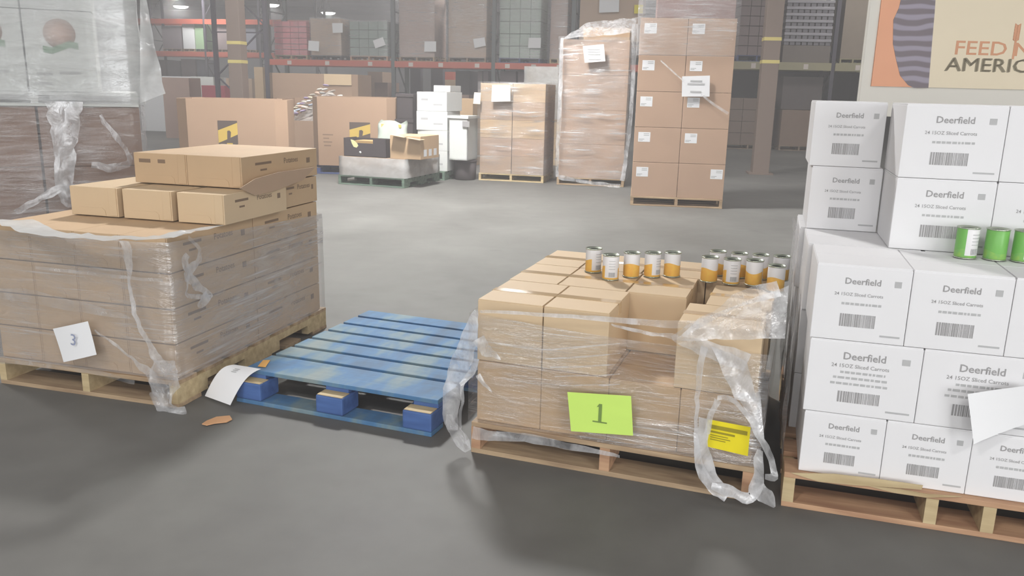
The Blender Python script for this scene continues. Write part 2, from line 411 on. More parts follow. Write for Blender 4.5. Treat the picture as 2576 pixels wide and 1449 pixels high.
# ================================================================== LEFT PALLET (sign 3)
A = Fr(*at_z(450, 1028)[:2], -15.5)
PLW = 'the pallet with the white sign'
pallet('pale wooden pallet under the wrapped cartons with the white sign', A, 1.02, 1.40, (WOOD, WOODP), u=-1.02)
def tabbed(label, u, v, z, w, d, h, group, txt_front=False, txt_side=False, mat=CARD):
    """long carton with a folded tab strip up one edge of its end"""
    t = carton('carton', label, A, u, v, z, w, d, h, mat, group, seam=False)
    k = ('tab', round(w, 3), round(h, 3))
    if k not in _cc:
        mb = MB(); mb.box(w - .052, w - .006, -.004, -.0005, .006, h - .004, bev=.0015)
        _cc[k] = mb.mesh('tab')
    ob('tab', _cc[k], mat, t)
    k = ('foot', round(w, 3))
    if k not in _cc:
        mb = MB(); x0, x1 = .05, w - .075
        mb.poly([(x0, -.0025, .003), (x1, -.0025, .003), (x1 - .004, -.0025, .03), (x1 - .02, -.0025, .042), (x0, -.0025, .042)], .002, (0, 1, 0))
        _cc[k] = mb.mesh('lock_flap')
    ob('lock_flap', _cc[k], mat, t)
    if txt_side:
        k = ('pot', round(d, 3), round(w, 3), round(h, 3))
        if k not in _cc:
            mb = MB(); text_bm(mb, 'Potatoes', h * .26, side_at(w + .001, d * .62, h * .60), .01); _cc[k] = mb.mesh('printed_text')
            _cc[k + (1,)] = MB().box(w + .0006, w + .0012, d * .16, d * .36, h * .66, h * .74).mesh('printed_line')
            _cc[k + (2,)] = MB().box(w + .0006, w + .0012, d * .22, d * .30, h * .46, h * .52).mesh('printed_line')
            _cc[k + (3,)] = MB().box(w + .0006, w + .0012, d * .84, d * .89, h * .5, h * .68).mesh('printed_square')
        p = ob('printed_text', _cc[k], INKB, t); p['label'] = 'brown printed lettering'
        ob('printed_line', _cc[k + (1,)], INKB, t); ob('printed_line', _cc[k + (2,)], INKB, t); ob('printed_square', _cc[k + (3,)], INKB, t)
    if txt_front:
        for a, b2 in ((.10, .32), (.46, .60)): ob('printed_line', MB().box(w * a, w * b2, -.0012, -.0006, h * .66, h * .78), INKB, t)
    return t
TIER = ['bottom', 'second', 'third', 'fourth', 'fifth', 'top']
cw, ch = .2490, .1646
for k in range(4):
    z = .1312 + k * .1652
    for i in range(4):
        tabbed('brown carton end, %s from the blue-pallet side, %s tier, white-sign pallet' % (ORD[i], TIER[k]), -.018 - cw - i * .2505, .03, z, cw, .66, ch, 'cartons facing forward on the white-sign pallet', txt_side=(i == 0))
    tabbed('brown carton in the %s tier at the rear blue-pallet side of the white-sign pallet' % TIER[k], -.018 - cw, .70, z, cw, .66, ch, 'cartons at the rear of the white-sign pallet', txt_side=True)
for i in range(1, 4):
    tabbed('brown carton beneath the topmost pair, %s from the blue-pallet side, white-sign pallet' % ORD[i], -.018 - cw - i * .2505, .70, .1312 + 3 * .1652, cw, .66, ch, 'cartons at the rear of the white-sign pallet')
zt5 = .1312 + 4 * .1652
for (u, w, s) in ((-.872, .285, 'left'), (-.555, .285, 'middle'), (-.238, .262, 'right')):
    b5 = tabbed('open-tabbed brown carton set on the white-sign pallet, %s' % {'left': 'farthest from the blue pallet', 'middle': 'middle of three', 'right': 'with the dark shade piece'}[s], u, .40, zt5, w, .56, .150, 'three loose cartons on top of the white-sign pallet', txt_side=(s == 'right'), mat=CARDL)
    if s == 'right':
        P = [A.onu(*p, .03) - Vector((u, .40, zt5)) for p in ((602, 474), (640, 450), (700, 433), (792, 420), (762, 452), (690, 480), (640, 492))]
        f = ob('flap', MB().poly([(w + .006, p.y, p.z) for p in P], .004, (1, 0, 0)), CARD3, b5); f['label'] = 'added dark card shape standing in for shade'  # added dark shape, stands in for shade below the topmost carton
tabbed('brown carton in the fifth tier behind the dark shade piece, white-sign pallet', -.018 - cw, .97, zt5, cw, .40, .150, 'loose rear cartons on the white-sign pallet', txt_side=True)
tabbed('brown carton in the fifth tier nearest the tall white-topped tower', -.64, .97, zt5, cw, .40, .150, 'loose rear cartons on the white-sign pallet')
z6 = zt5 + .1512
tabbed('long brown carton topmost on the white-sign pallet, nearer the tall tower', -.655, .62, z6, .318, .76, .16, 'topmost cartons on the white-sign pallet', txt_front=True)
tabbed('long brown carton topmost on the white-sign pallet, lettering along its long side', -.335, .62, z6, .318, .76, .16, 'topmost cartons on the white-sign pallet', txt_side=True)
# film round the white-sign pallet, torn open at the top
def ztA(u, v): return .775 - max(0, v) * .045 + .006 * math.sin(u * 9)
wA = wrap('stretch_wrap', A, -1.02, -.008, .022, 1.366, .134, .79, FILMA, 'clear stretch film round the cartons of the pallet with the white sign', off=.012, bulge=.014, seed=3., zt=ztA, nz=20, nper=96)
mb = MB()                                            # the rolled, milky torn edge and loose tails
E0 = [A.onz(x, y, .802) for x, y in ((-60, 568), (40, 566), (110, 590), (200, 600), (300, 606), (410, 602), (470, 588))]
ribbon(mb, [p + Vector((0, 0, .004)) for p in E0], [.16, .16, .12, .10, .10, .09, .05], (0, 0, 1), .016, seed=1.)
E1 = [A.onz(x, y, .802) for x, y in ((410, 602), (470, 588), (560, 572))]
ribbon(mb, [p + Vector((.01, 0, .006)) for p in E1], [.09, .08, .012], (0, 0, 1), .01, seed=2.)
o = ob('torn_edge', mb, FILMM, wA); o['label'] = 'milky rolled torn edge of the film'
mb = MB()
def film_parts(name, parent, mat, strands):
    for pts, wd, nrm, cr_, nv_, sd in strands:
        m_ = MB(); ribbon(m_, pts, wd, nrm, cr_, nv=nv_, seed=sd); ob(name, m_, mat, parent)
ribbon(mb, [A.onv(x, y, -.03) for x, y in ((318, 606), (328, 680), (333, 740), (345, 800), (370, 850), (400, 900), (430, 935))], [.06, .025, .02, .022, .03, .05, .09], (0, -1, 0), .012, seed=5.)
ribbon(mb, [A.onv(x, y, -.035) for x, y in ((240, 830), (300, 870), (340, 905), (375, 935), (410, 985))], [.01, .012, .016, .05, .11], (0, -1, 0), .012, seed=6.)
ribbon(mb, [A.onv(x, y, -.04) for x, y in ((415, 905), (420, 950), (415, 1000), (425, 1030))], [.12, .14, .12, .10], (0, -1, 0), .03, nv=9, seed=7.)
ribbon(mb, [A.onv(x, y, -.045) for x, y in ((395, 985), (405, 1020), (435, 1034), (468, 1026))], [.05, .06, .045, .03], (0, -1, 0), .02, seed=8.)
o = ob('trailing_tail', mb, FILMW, wA); o['label'] = 'twisted white tail of film running down to the pallet corner'
mb = MB()
ribbon(mb, [A.onu(x, y, .045) for x, y in ((470, 596), (490, 615), (500, 630), (494, 660), (470, 690), (490, 715), (515, 735), (528, 745), (470, 742), (465, 720), (470, 690), (462, 660), (468, 640)) ], [.02, .02, .025, .03, .07, .05, .03, .03, .02, .015, .03, .05, .04], (1, 0, 0), .012, seed=9.)
ribbon(mb, [A.onu(x, y, .05) for x, y in ((520, 742), (505, 762), (495, 770))], [.06, .05, .015], (1, 0, 0), .012, seed=10.)
o = ob('hanging_loop', mb, FILMW, wA); o['label'] = 'looped wisp of white film'
mb = MB()
ribbon(mb, [A.onv(x, y, -.022) for x, y in ((-20, 735), (80, 745), (150, 762), (240, 778), (330, 800))], [.05, .07, .06, .05, .01], (0, -1, 0), .01, seed=12.)
ribbon(mb, [A.onv(x, y, -.024) for x, y in ((-20, 905), (60, 910), (150, 920), (240, 935), (340, 962))], [.03, .03, .03, .025, .02], (0, -1, 0), .008, seed=13.)
ribbon(mb, [A.onv(x, y, -.022) for x, y in ((90, 672), (200, 684), (320, 698), (412, 704))], [.014, .016, .014, .016], (0, -1, 0), .006, seed=14.)
o = ob('crease_band', mb, FILMR, wA); o['label'] = 'shiny creased bands of film'
# sign 3
def sheet(name, label, F, px, v, mat, cat='sign', curl=0.012, th=.0006, n=6):
    """a sheet of paper with the four given corners (tl, tr, br, bl), on a front plane"""
    q = [F.onv(x, y, v) for x, y in px]
    def fn(a, b):
        p = (q[3] * (1 - a) + q[2] * a) * (1 - b) + (q[0] * (1 - a) + q[1] * a) * b
        return p + Vector((0, -curl * (math.sin(a * PI) * .5 + (1 - b) ** 2 * .6), 0))
    mb = MB(); mb.grid(fn, n, n)
    t = thing(name, label, cat, F); s = ob('paper', mb, mat, t); return t, q
t, q = sheet('paper_sign', 'white paper sign marked 3 stuck on the wrapped pallet of brown cartons', A, ((133, 827), (221, 808), (246, 891), (163, 910)), -.04, PAPER)
mb = MB(); c = (q[0] + q[1] + q[2] + q[3]) / 4; text_bm(mb, '3', .078, face_at(c.x + .004, c.y - .020, c.z - .012, .10), 0.0)
o = ob('number', mb, INKP, t); o['label'] = 'number 3 in faint blue pen'

# ================================================================== BLUE PALLET
B = Fr(*at_z(1085, 1100)[:2], -20.5)
block_pallet('empty worn blue wooden pallet on the floor between the two loads', B, 1.02, 1.25, BLUE, BLUED, WOODP)
K = [(B.onz(678, 915, .1465)), (B.onz(640, 925, .15)), (B.onz(600, 935, .155))]
top_l, top_r = B.onz(590, 917, .153), B.onz(657, 928, .149)
bot_l, bot_r = B.onz(528, 990, .012), B.onz(592, 1013, .012)
def lab(a, b):
    L = top_l + (bot_l - top_l) * a; R = top_r + (bot_r - top_r) * a
    p = L * (1 - b) + R * b; p.z += .045 * math.sin(a * PI) * (1 - .2 * b); p.y -= .035 * a; return p
mb = MB(); mb.grid(lab, 12, 6)
t = thing('paper_slip', 'white paper slip drooping off the corner of the blue pallet', 'paper', B)
ob('paper', mb, PAPER, t)
tp = [B.onz(x, y, .1475) for x, y in ((648, 922), (662, 906), (680, 906), (668, 924))]
o = ob('tape', MB().poly(tp, .001, (0, 0, 1)), plain('orange_tape', (226, 170, 80), .5), t); o['label'] = 'scrap of orange tape'
mk = MB()
for i in range(3): p = lab(.3 + .06 * i, .45); mk.box(p.x - .012, p.x + .016, p.y - .002, p.y + .002, p.z + .003, p.z + .0045)
ob('pen_mark', mk, INKL, t)
P = [at_z(x, y, .004) for x, y in ((508, 1068), (520, 1060), (545, 1050), (578, 1047), (584, 1056), (570, 1063), (540, 1066), (520, 1071))]
def scrap(pts, th):
    m_ = MB(); m_.poly(pts, th, (0, 0, 1)); return m_
tag(ob('cardboard_scrap', scrap(P, .004), plain('orange_card', (222, 170, 124), .6)), 'torn orange brown cardboard scrap on the floor before the blue pallet', 'scrap')

# ================================================================== PALLET 1 (green sign, cans)
P1 = Fr(*at_z(1185, 1137)[:2], -19.5)
pallet('wooden pallet under the cartons with the green sign', P1, 1.12, 1.17, (WOOD, WOODR), h=.135)
g1 = 'cartons of the green-sign pallet'
bh = .254
def c1(label, u, v, z, w, d, tape=True): 
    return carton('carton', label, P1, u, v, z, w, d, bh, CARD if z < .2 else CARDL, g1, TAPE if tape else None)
for i in range(4):
    c1('brown carton, %s from the blue-pallet side, bottom front row, green-sign pallet' % ORD[i],   .012 + i * .2725, .03, .1362, .2712, .37, False)
for i, u in enumerate((.012, .285, .83)):
    c1('brown carton in the bottom layer behind the %s one, green-sign pallet' % ORD[(0, 1, 3)[i]], u, .41, .1362, .268, .36, False)
c1('brown carton at the floor of the gap in the green-sign pallet', .557, .41, .1362, .268, .36, False)
for i in range(4): c1('brown carton in the bottom layer at the rear, %s from the blue-pallet side, green-sign pallet' % ORD[i], .012 + i * .2725, .78, .1362, .268, .36, False)
zb = .1362 + bh + .0022
c1('taped carton on top, front corner beside the blue pallet, green-sign pallet', .008, .035, zb, .271, .37)
c1('taped carton on top, front, between the corner carton and the empty gap', .2835, .035, zb, .26, .37)
c1('taped carton on top, front, between the empty gap and the white cartons', .80, .03, zb, .30, .30)
c1('taped carton on top in the middle row, on the blue-pallet side', .002, .41, zb, .222, .37)
c1('taped carton on top in the middle row, second from the blue-pallet side', .228, .41, zb, .296, .37)
c1('taped carton on top behind the empty gap of the green-sign pallet', .528, .41, zb, .25, .37)
c1('taped carton on top between the narrow dark slot and the white cartons', .862, .335, zb, .252, .36)
c1('taped carton on top at the rear corner farthest from the cans', .0, .785, zb, .220, .37)
c1('taped carton on top at the rear, second from the blue-pallet side', .224, .785, zb, .29, .37)
c1('taped carton on top at the rear, third from the blue-pallet side', .518, .785, zb, .29, .37)
c1('taped carton on top at the rear corner beside the white cartons', .812, .785, zb, .29, .37)
ZT1 = zb + bh + .002
# cans
def can_mats(n, hi, lo, side, wave=True, z0=.052):
    if n in MATS: return MATS[n]
    m, nt, out = newmat(n); b = N(nt, 'BsdfPrincipled', Roughness=.35)
    tc = N(nt, 'TexCoord'); sp = N(nt, 'SeparateXYZ'); nt.links.new(tc.outputs['Object'], sp.inputs[0])
    at = N(nt, 'Math', operation='ARCTAN2'); nt.links.new(sp.outputs['Y'], at.inputs[0]); nt.links.new(sp.outputs['X'], at.inputs[1])
    sn = N(nt, 'Math', operation='SINE'); ml = N(nt, 'Math', operation='MULTIPLY'); nt.links.new(at.outputs[0], ml.inputs[0]); ml.inputs[1].default_value = 2.
    nt.links.new(ml.outputs[0], sn.inputs[0])
    ma = N(nt, 'Math', operation='MULTIPLY_ADD'); nt.links.new(sn.outputs[0], ma.inputs[0]); ma.inputs[1].default_value = .006; ma.inputs[2].default_value = z0
    gt = N(nt, 'Math', operation='GREATER_THAN'); nt.links.new(sp.outputs['Z'], gt.inputs[0]); nt.links.new(ma.outputs[0], gt.inputs[1])
    pan = N(nt, 'Math', operation='SINE'); nt.links.new(at.outputs[0], pan.inputs[0])
    g2 = N(nt, 'Math', operation='GREATER_THAN'); nt.links.new(pan.outputs[0], g2.inputs[0]); g2.inputs[1].default_value = .62
    zl = N(nt, 'Math', operation='GREATER_THAN'); nt.links.new(sp.outputs['Z'], zl.inputs[0]); zl.inputs[1].default_value = .012
    an = N(nt, 'Math', operation='MULTIPLY'); nt.links.new(g2.outputs[0], an.inputs[0]); nt.links.new(zl.outputs[0], an.inputs[1])
    nz = N(nt, 'TexNoise', Scale=60., Detail=2.); nt.links.new(tc.outputs['Object'], nz.inputs['Vector'])
    lo_ = N(nt, 'Mix', data_type='RGBA'); lo_.inputs['A'].default_value = lin(lo); lo_.inputs['B'].default_value = lin(side); nt.links.new(nz.outputs['Fac'], lo_.inputs['Factor'])
    mx = N(nt, 'Mix', data_type='RGBA'); nt.links.new(gt.outputs[0], mx.inputs['Factor']); nt.links.new(lo_.outputs['Result'], mx.inputs['A']); mx.inputs['B'].default_value = lin(hi)
    m2 = N(nt, 'Mix', data_type='RGBA'); nt.links.new(an.outputs[0], m2.inputs['Factor']); nt.links.new(mx.outputs['Result'], m2.inputs['A']); m2.inputs['B'].default_value = lin((238, 236, 236))
    nt.links.new(m2.outputs['Result'], b.inputs['Base Color']); nt.links.new(b.outputs[0], out.inputs[0]); MATS[n] = m; return m
CANY = can_mats('peach_can_label', (240, 238, 238), (246, 206, 96), (238, 172, 84), z0=.058)
CANG = can_mats('green_can_label', (120, 186, 92), (86, 176, 112), (170, 204, 84), z0=.03)
R, HC = .0375, .111
_can = {}
def can(label, F, p, rot, mat, group):
    t = thing('food_can', label, 'can', F, p.x, p.y, p.z, rot, group)
    if not _can:
        _can['b'] = MB().lathe([(R - .002, .004), (R - .0012, .0055), (R - .0012, HC - .006), (R - .002, HC - .0045)], 28).mesh('label')
        m_ = MB(); m_.lathe([(R, HC - .005), (R + .001, HC - .003), (R + .001, HC), (R - .002, HC), (R - .0035, HC - .004), (R * .7, HC - .004), (R * .66, HC - .0032), (R * .6, HC - .0045), (.004, HC - .0045)], 28)
        _can['l'] = m_.mesh('lid')
        _can['r'] = MB().lathe([(R - .004, 0), (R + .001, 0), (R + .001, .003), (R - .002, .0045)], 28).mesh('base_rim')
        bars = MB()
        for k in range(9):
            a = PI / 2 + (k - 4) * .085; x, y = (R + .0002) * math.cos(a), (R + .0002) * math.sin(a)
            bars.box(-.0011 if k % 3 else -.0016, .0011, -.0008, .0008, .016, .036, Matrix.Translation((x, y, 0)) @ Matrix.Rotation(a - PI / 2, 4, 'Z'))
        for k in range(4):
            for a0 in range(7):
                a = PI / 2 + (a0 - 3) * .11; x, y = (R + .0002) * math.cos(a), (R + .0002) * math.sin(a)
                bars.box(-.002, .002, -.0006, .0006, .05 + k * .012, .052 + k * .012, Matrix.Translation((x, y, 0)) @ Matrix.Rotation(a - PI / 2, 4, 'Z'))
        _can['p'] = bars.mesh('label_print')
    kk = 'b' + mat.name
    if kk not in _can:
        c = _can['b'].copy(); c.materials.clear(); c.materials.append(mat); _can[kk] = c
    ob('label', _can[kk], None, t); ob('lid', _can['l'], METAL, t); ob('base_rim', _can['r'], METAL, t); ob('label_print', _can['p'], INKL, t)
    return t
gc = 'cans standing on the green-sign pallet'
def can_at(x, y, rot, label):
    p = P1.onz(x, y, ZT1); p.z = ZT1 + .0005; p.y += R * .95
    can(label, P1, p, rot, CANY, gc); return p
for (x, y, rot, l) in ((1487, 687, -2.2, 'white and orange label food can set back at the blue-pallet end of the five cans'),
                       (1530, 706, -2.75, 'white label food can with barcode, second and nearest in the row of five'),
                       (1583, 699, .9, 'orange bottomed food can in the middle of the row of five'),
                       (1636, 699, -2.1, 'food can fourth of the row of five, label seam showing'),
                       (1686, 698, .6, 'food can at the end of the row of five, before the gap between cans'),
                       (1780, 711, .2, 'food can first of the larger can group, just after the gap'),
                       (1836, 717, -2.8, 'white label food can with barcode, second at the front of the larger group'),
                       (1893, 720, -.9, 'food can third at the front of the larger can group'),
                       (1948, 736, .5, 'food can nearest of the larger can group, half behind the gathered film'),
                       (1800, 694, .3, 'food can standing behind the first of the larger can group, just after the gap'),
                       (1854, 700, 1., 'food can at the back behind the barcode can of the larger group'),
                       (1908, 704, -.4, 'food can at the back behind the third can of the larger group'),
                       (1961, 708, .2, 'food can at the back of the larger group, closest to the white cartons')):
    can_at(x, y, rot, l)
# film round pallet 1, pulled down at the front
def ztP(u, v):
    base = .595 - .02 * math.sin(u * 2.6)
    if v < .05: base -= .02 * max(0, u - .1)
    return base
wP = wrap('stretch_wrap', P1, -.002, 1.118, .018, 1.16, .138, .6, FILMF, 'clear shiny stretch film round the cartons of the green-sign pallet', off=.012, bulge=.012, seed=11., zt=ztP, nz=20, nper=96)
def V1(pts, v): return [P1.onv(x, y, v) for x, y in pts]
mb = MB()
ribbon(mb, V1(((1208, 782), (1350, 790), (1500, 800), (1640, 812), (1760, 815)), -.02), [.012, .014, .02, .025, .03], (0, -1, 0), .006, seed=20.)
ribbon(mb, V1(((1540, 812), (1610, 832), (1690, 848), (1760, 872), (1840, 895), (1880, 912)), -.035), [.008, .012, .02, .06, .07, .06], (0, -1, 0), .014, seed=21.)
ribbon(mb, V1(((1690, 848), (1740, 825), (1800, 790), (1870, 750), (1960, 725)), -.03), [.02, .03, .03, .05, .06], (0, -1, 0), .012, seed=22.)
for k in range(5):
    ribbon(mb, V1(((1360 + k * 12, 880 + k * 22), (1460 + k * 14, 872 + k * 24), (1560, 862 + k * 26)), -.022), [.004, .008, .003], (0, -1, 0), .004, seed=30. + k)
o = ob('creased_edge', mb, FILMW, wP); o['label'] = 'white creased top edge of the film'
def fan(corners, v, nu=14, nv=12, cr=.03, seed=0.):
    q = [P1.onv(x, y, vv) for (x, y), vv in zip(corners, v)]
    def fn(a, b):
        p = (q[3] * (1 - a) + q[2] * a) * (1 - b) + (q[0] * (1 - a) + q[1] * a) * b
        return p + Vector((0, -abs(fbm(p + Vector((seed, 0, 0)), 9)) * cr * 1.5 - abs(fbm(p, 24)) * cr * .5, 0))
    return fn
mb = MB()
mb.grid(fan(((1760, 800), (1985, 715), (1975, 850), (1700, 852)), (-.02, .1, .0, -.03), seed=1.), 16, 12)
mb.grid(fan(((1790, 868), (1880, 905), (1905, 1010), (1850, 1000)), (-.05, -.05, -.05, -.05), seed=2.), 12, 12)
mb.grid(fan(((1850, 985), (1912, 985), (1925, 1110), (1880, 1040)), (-.05, -.04, -.05, -.05), seed=3.), 10, 12)
o = ob('bunched_sheet', mb, FILMW, wP); o['label'] = 'bunched white sheet of film at the corner'
mb = MB()
ribbon(mb, V1(((1775, 870), (1762, 920), (1755, 1000), (1752, 1090), (1760, 1160), (1785, 1215), (1830, 1248)), -.07), [.026, .022, .018, .016, .03, .042, .042], (0, -1, 0), .012, seed=40.)
ribbon(mb, V1(((1775, 1050), (1768, 1120), (1790, 1190), (1815, 1225)), -.065), [.04, .05, .04, .03], (0, -1, 0), .012, seed=41.)
ribbon(mb, V1(((1790, 1222), (1840, 1235), (1890, 1252), (1900, 1225), (1905, 1190), (1912, 1130)), -.075), [.025, .04, .04, .04, .028, .024], (0, -1, 0), .016, seed=42.)
ribbon(mb, V1(((1805, 1002), (1850, 1010), (1885, 1050), (1920, 1110), (1945, 1165), (1948, 1195), (1925, 1195)), -.08), [.016, .018, .022, .024, .024, .028, .024], (0, -1, 0), .012, seed=43.)
ribbon(mb, V1(((1805, 1005), (1785, 1050), (1778, 1090)), -.08), [.02, .018, .02], (0, -1, 0), .01, seed=44.)
ribbon(mb, V1(((1905, 1225), (1925, 1245), (1950, 1272)), -.06), [.07, .06, .01], (0, -1, 0), .012, seed=45.)
o = ob('trailing_loop', mb, FILMW, wP); o['label'] = 'ropes of film looping down to the floor'
mb = MB()
for pts, w, v in ((((1200, 780), (1185, 840), (1165, 900), (1145, 970), (1135, 1030), (1140, 1080)), [.02, .06, .085, .085, .07, .05], -.01),
                  (((1132, 1040), (1140, 1075), (1165, 1110), (1180, 1132)), [.03, .05, .06, .03], -.03),
                  (((1205, 850), (1225, 880), (1262, 902)), [.05, .05, .004], -.03), (((1200, 900), (1190, 935), (1160, 962)), [.03, .025, .02], -.025),
                  (((1205, 940), (1222, 965), (1240, 985)), [.03, .02, .004], -.03), (((1165, 965), (1160, 1020), (1158, 1080)), [.02, .012, .012], -.02)):
    ribbon(mb, V1(pts, v), w, (0, -1, 0), .014, nv=7, seed=v * 100 + len(pts))
ribbon(mb, V1(((1190, 1085), (1230, 1095), (1320, 1100), (1450, 1125), (1560, 1145)), -.02), [.05, .045, .04, .03, .01], (0, -1, 0), .01, seed=50.)
o = ob('loose_flap', mb, FILMW, wP); o['label'] = 'loose flap of film blowing out at the corner'
t, q = sheet('paper_sign', 'bright green paper sign marked 1 under film', P1, ((1433, 979), (1592, 989), (1597, 1088), (1442, 1077)), -.0, PAPERG, curl=.0)
t.location += -P1.V * .032
mb = MB(); c = (q[0] + q[1] + q[2] + q[3]) / 4
mb.box(c.x - .006, c.x + .006, c.y - .0026, c.y - .002, c.z - .032, c.z + .04); mb.box(c.x - .028, c.x + .028, c.y - .0026, c.y - .002, c.z - .036, c.z - .031)
mb.poly([(c.x - .014, c.y - .0024, c.z + .026), (c.x - .004, c.y - .0024, c.z + .04), (c.x - .004, c.y - .0024, c.z + .03)])
o = ob('number', mb, INKG, t); o['label'] = 'number 1 in dark marker'
t, q = sheet('yellow_label', 'bright yellow printed label sheet behind film loops', P1, ((1783, 1046), (1890, 1066), (1883, 1138), (1780, 1114)), -.0, PAPERY, 'label', curl=.0)
t.location += -P1.V * .034
mb = MB()
def onq(a, b, dy=-.002): return (q[3] * (1 - a) + q[2] * a) * (1 - b) + (q[0] * (1 - a) + q[1] * a) * b + Vector((0, dy, 0))
for a0, a1, b0, b1 in ((.06, .94, .70, .84), (.08, .66, .56, .63), (.08, .5, .46, .49), (.08, .56, .38, .41), (.08, .45, .30, .33)):
    mb.poly([onq(a0, b0), onq(a1, b0), onq(a1, b1), onq(a0, b1)])
ob('printed_text', mb, INKY, t)

# ================================================================== RIGHT PALLET OF WHITE CARTONS
W = Fr(*at_z(1964, 1272)[:2], -17)
tw = pallet('splintered reddish wooden pallet under the white cartons', W, 1.22, 1.25, (WOODR, WOODP), h=.135, xs=(0, W.onv(2325, 1290, 0).x, W.onv(2470, 1305, 0).x, .9, 1.178))
for pl in (((1990, 1190), (2100, 1193), (2210, 1206), (2322, 1222), (2318, 1232), (2240, 1226), (2150, 1221), (2060, 1212)), ((2180, 1222), (2260, 1230), (2330, 1243), (2420, 1250), (2330, 1252), (2250, 1240))):
    m_ = MB(); m_.poly([W.onv(x, y, -.006) for x, y in pl], .005, (0, 1, 0)); o = ob('splinter', m_, WOODP, tw); o['label'] = 'pale split splinter along the front edge'
g2 = 'white vegetable cartons of the white stack'
def white(label, u, v, z, w, d, h, lines=1):
    t = carton('white_carton', label, W, u, v, z, w, d, h, WHITEBOX, g2)
    k = ('wp', round(w, 3), round(h, 3), lines)
    if k not in _cc:
        mb = MB(); s = w / .27
        text_bm(mb, 'Deerfield', .0275 * s, face_at(w * .5, -.0012, h * .755), .012)
        _cc[k] = mb.mesh('brand_print')
        mb = MB(); text_bm(mb, '24 15OZ Sliced Carrots', .0142 * s, face_at(w * .47, -.0012, h * .60 if lines == 1 else h * .645), .004)
        _cc[k + (1,)] = mb.mesh('product_print')
        mb = MB(); y0, y1 = -.0012, -.0006
        rows = ((.48, .30, .72),) if lines == 1 else ((.565, .30, .70), (.49, .24, .72), (.41, .22, .74))
        rnd = random.Random(3)
        for zz, a, b2 in rows:
            x = a
            while x < b2:
                l = rnd.uniform(.02, .06); mb.box(w * x, w * min(b2, x + l), y0, y1, h * zz, h * zz + .008); x += l + .012
        _cc[k + (2,)] = mb.mesh('contents_print')
        _cc[k + (4,)] = MB().box(w * .74, w * .95, y0, y1, h * .09, h * .09 + .006).mesh('corner_print')
        _cc[k + (5,)] = MB().box(w * .83, w * .90, y0, y1, h * .75, h * .83).mesh('stamp_print')
        mb = MB(); x = .30
        rnd = random.Random(5)
        while x < .68:
            l = rnd.choice((.006, .01, .016)); mb.box(w * x, w * (x + l), y0, y1, h * (.19 if lines == 1 else .17), h * (.36 if lines == 1 else .32)); x += l + rnd.choice((.006, .009))
        _cc[k + (3,)] = mb.mesh('barcode')
    p = ob('brand_print', _cc[k], INK, t); p['label'] = 'grey brand lettering'
    ob('product_print', _cc[k + (1,)], INK, t); ob('contents_print', _cc[k + (2,)], INKL, t); ob('corner_print', _cc[k + (4,)], INKL, t); ob('stamp_print', _cc[k + (5,)], INKL, t); ob('barcode', _cc[k + (3,)], INK, t)
    return t
L1, L2, L3, L4 = .1362, .1362 + .235, .1362 + .505, .1362 + .772
for i in range(4): white('white carton, %s from the green-sign pallet side, bottom layer' % ORD[i], .048 + i * .272, .03, L1, .2706, .40, .2335)
for i, (u, w) in enumerate(((.040, .3625), (.404, .3625), (.768, .3625))): white('wide white carton, %s from the green-sign pallet side, second layer' % ORD[i], u, .03, L2, w, .27, .2685, 2)
for i, (u, w) in enumerate(((.036, .3), (.3375, .3), (.639, .3))): white('white carton, %s from the green-sign pallet side, third layer under the ledge' % ORD[i], u, .03, L3, w, .39, .2655)
for i, (u, w) in enumerate(((.305, .3315), (.638, .33))):
    white('white carton standing on the white ledge, %s' % ('touching no green can, beside the set-back pair' if i == 0 else 'directly behind the green cans'), u, .43, L4, w, .40, .2655)
    white('topmost white carton, nearer row, %s' % ('beside the set-back pair' if i == 0 else 'cut off by the edge of the view'), u, .43, L4 + .267, w, .40, .2655)
white('lower of the two white cartons set back above the ledge', .022, .80, L4, .278, .42, .2655)
white('upper of the two white cartons set back above the ledge', .008, .80, L4 + .267, .278, .42, .2655)
for u, w, kk in ((.02, .40, 0), (.43, .40, 1), (.84, .36, 2)): white('white carton in the third layer behind the front row, %s from the green-sign side' % ORD[kk], u, .425, L3, w, .40, .2655)
white('white carton in the third layer at the rear corner by the green-sign pallet', .0, .83, L3, .30, .40, .2655)
for k, (l, hh) in enumerate(((L1, .2335), (L2, .2685))):
    white('white carton behind the front corner one in the %s layer by the film' % TIER[k], .02, .44, l, .30, .40, hh)
    white('white carton at the rear corner of the %s layer by the film' % TIER[k], .01, .845, l, .30, .38, hh)
t = MB(); q0 = [W.onz(x, y, L4 + .267 * 2) for x, y in ((2066, 243), (2576, 247))]
gcn = 'green label cans on the white ledge'
ledge = L4 + .001
for i, (x, l) in enumerate(((2432, 'green label food can with white panel, farthest from the view edge, on the ledge'), (2507, 'green label food can in the middle on the white ledge'), (2578, 'green label food can cut off by the view edge'))):
    p = W.onz(x, 652 + i * 5, ledge); p.z = ledge; p.y = min(p.y + R, .43 - R - .006)
    can(l, W, p, (-2.5, -.5, -2.4)[i], CANG, gcn)
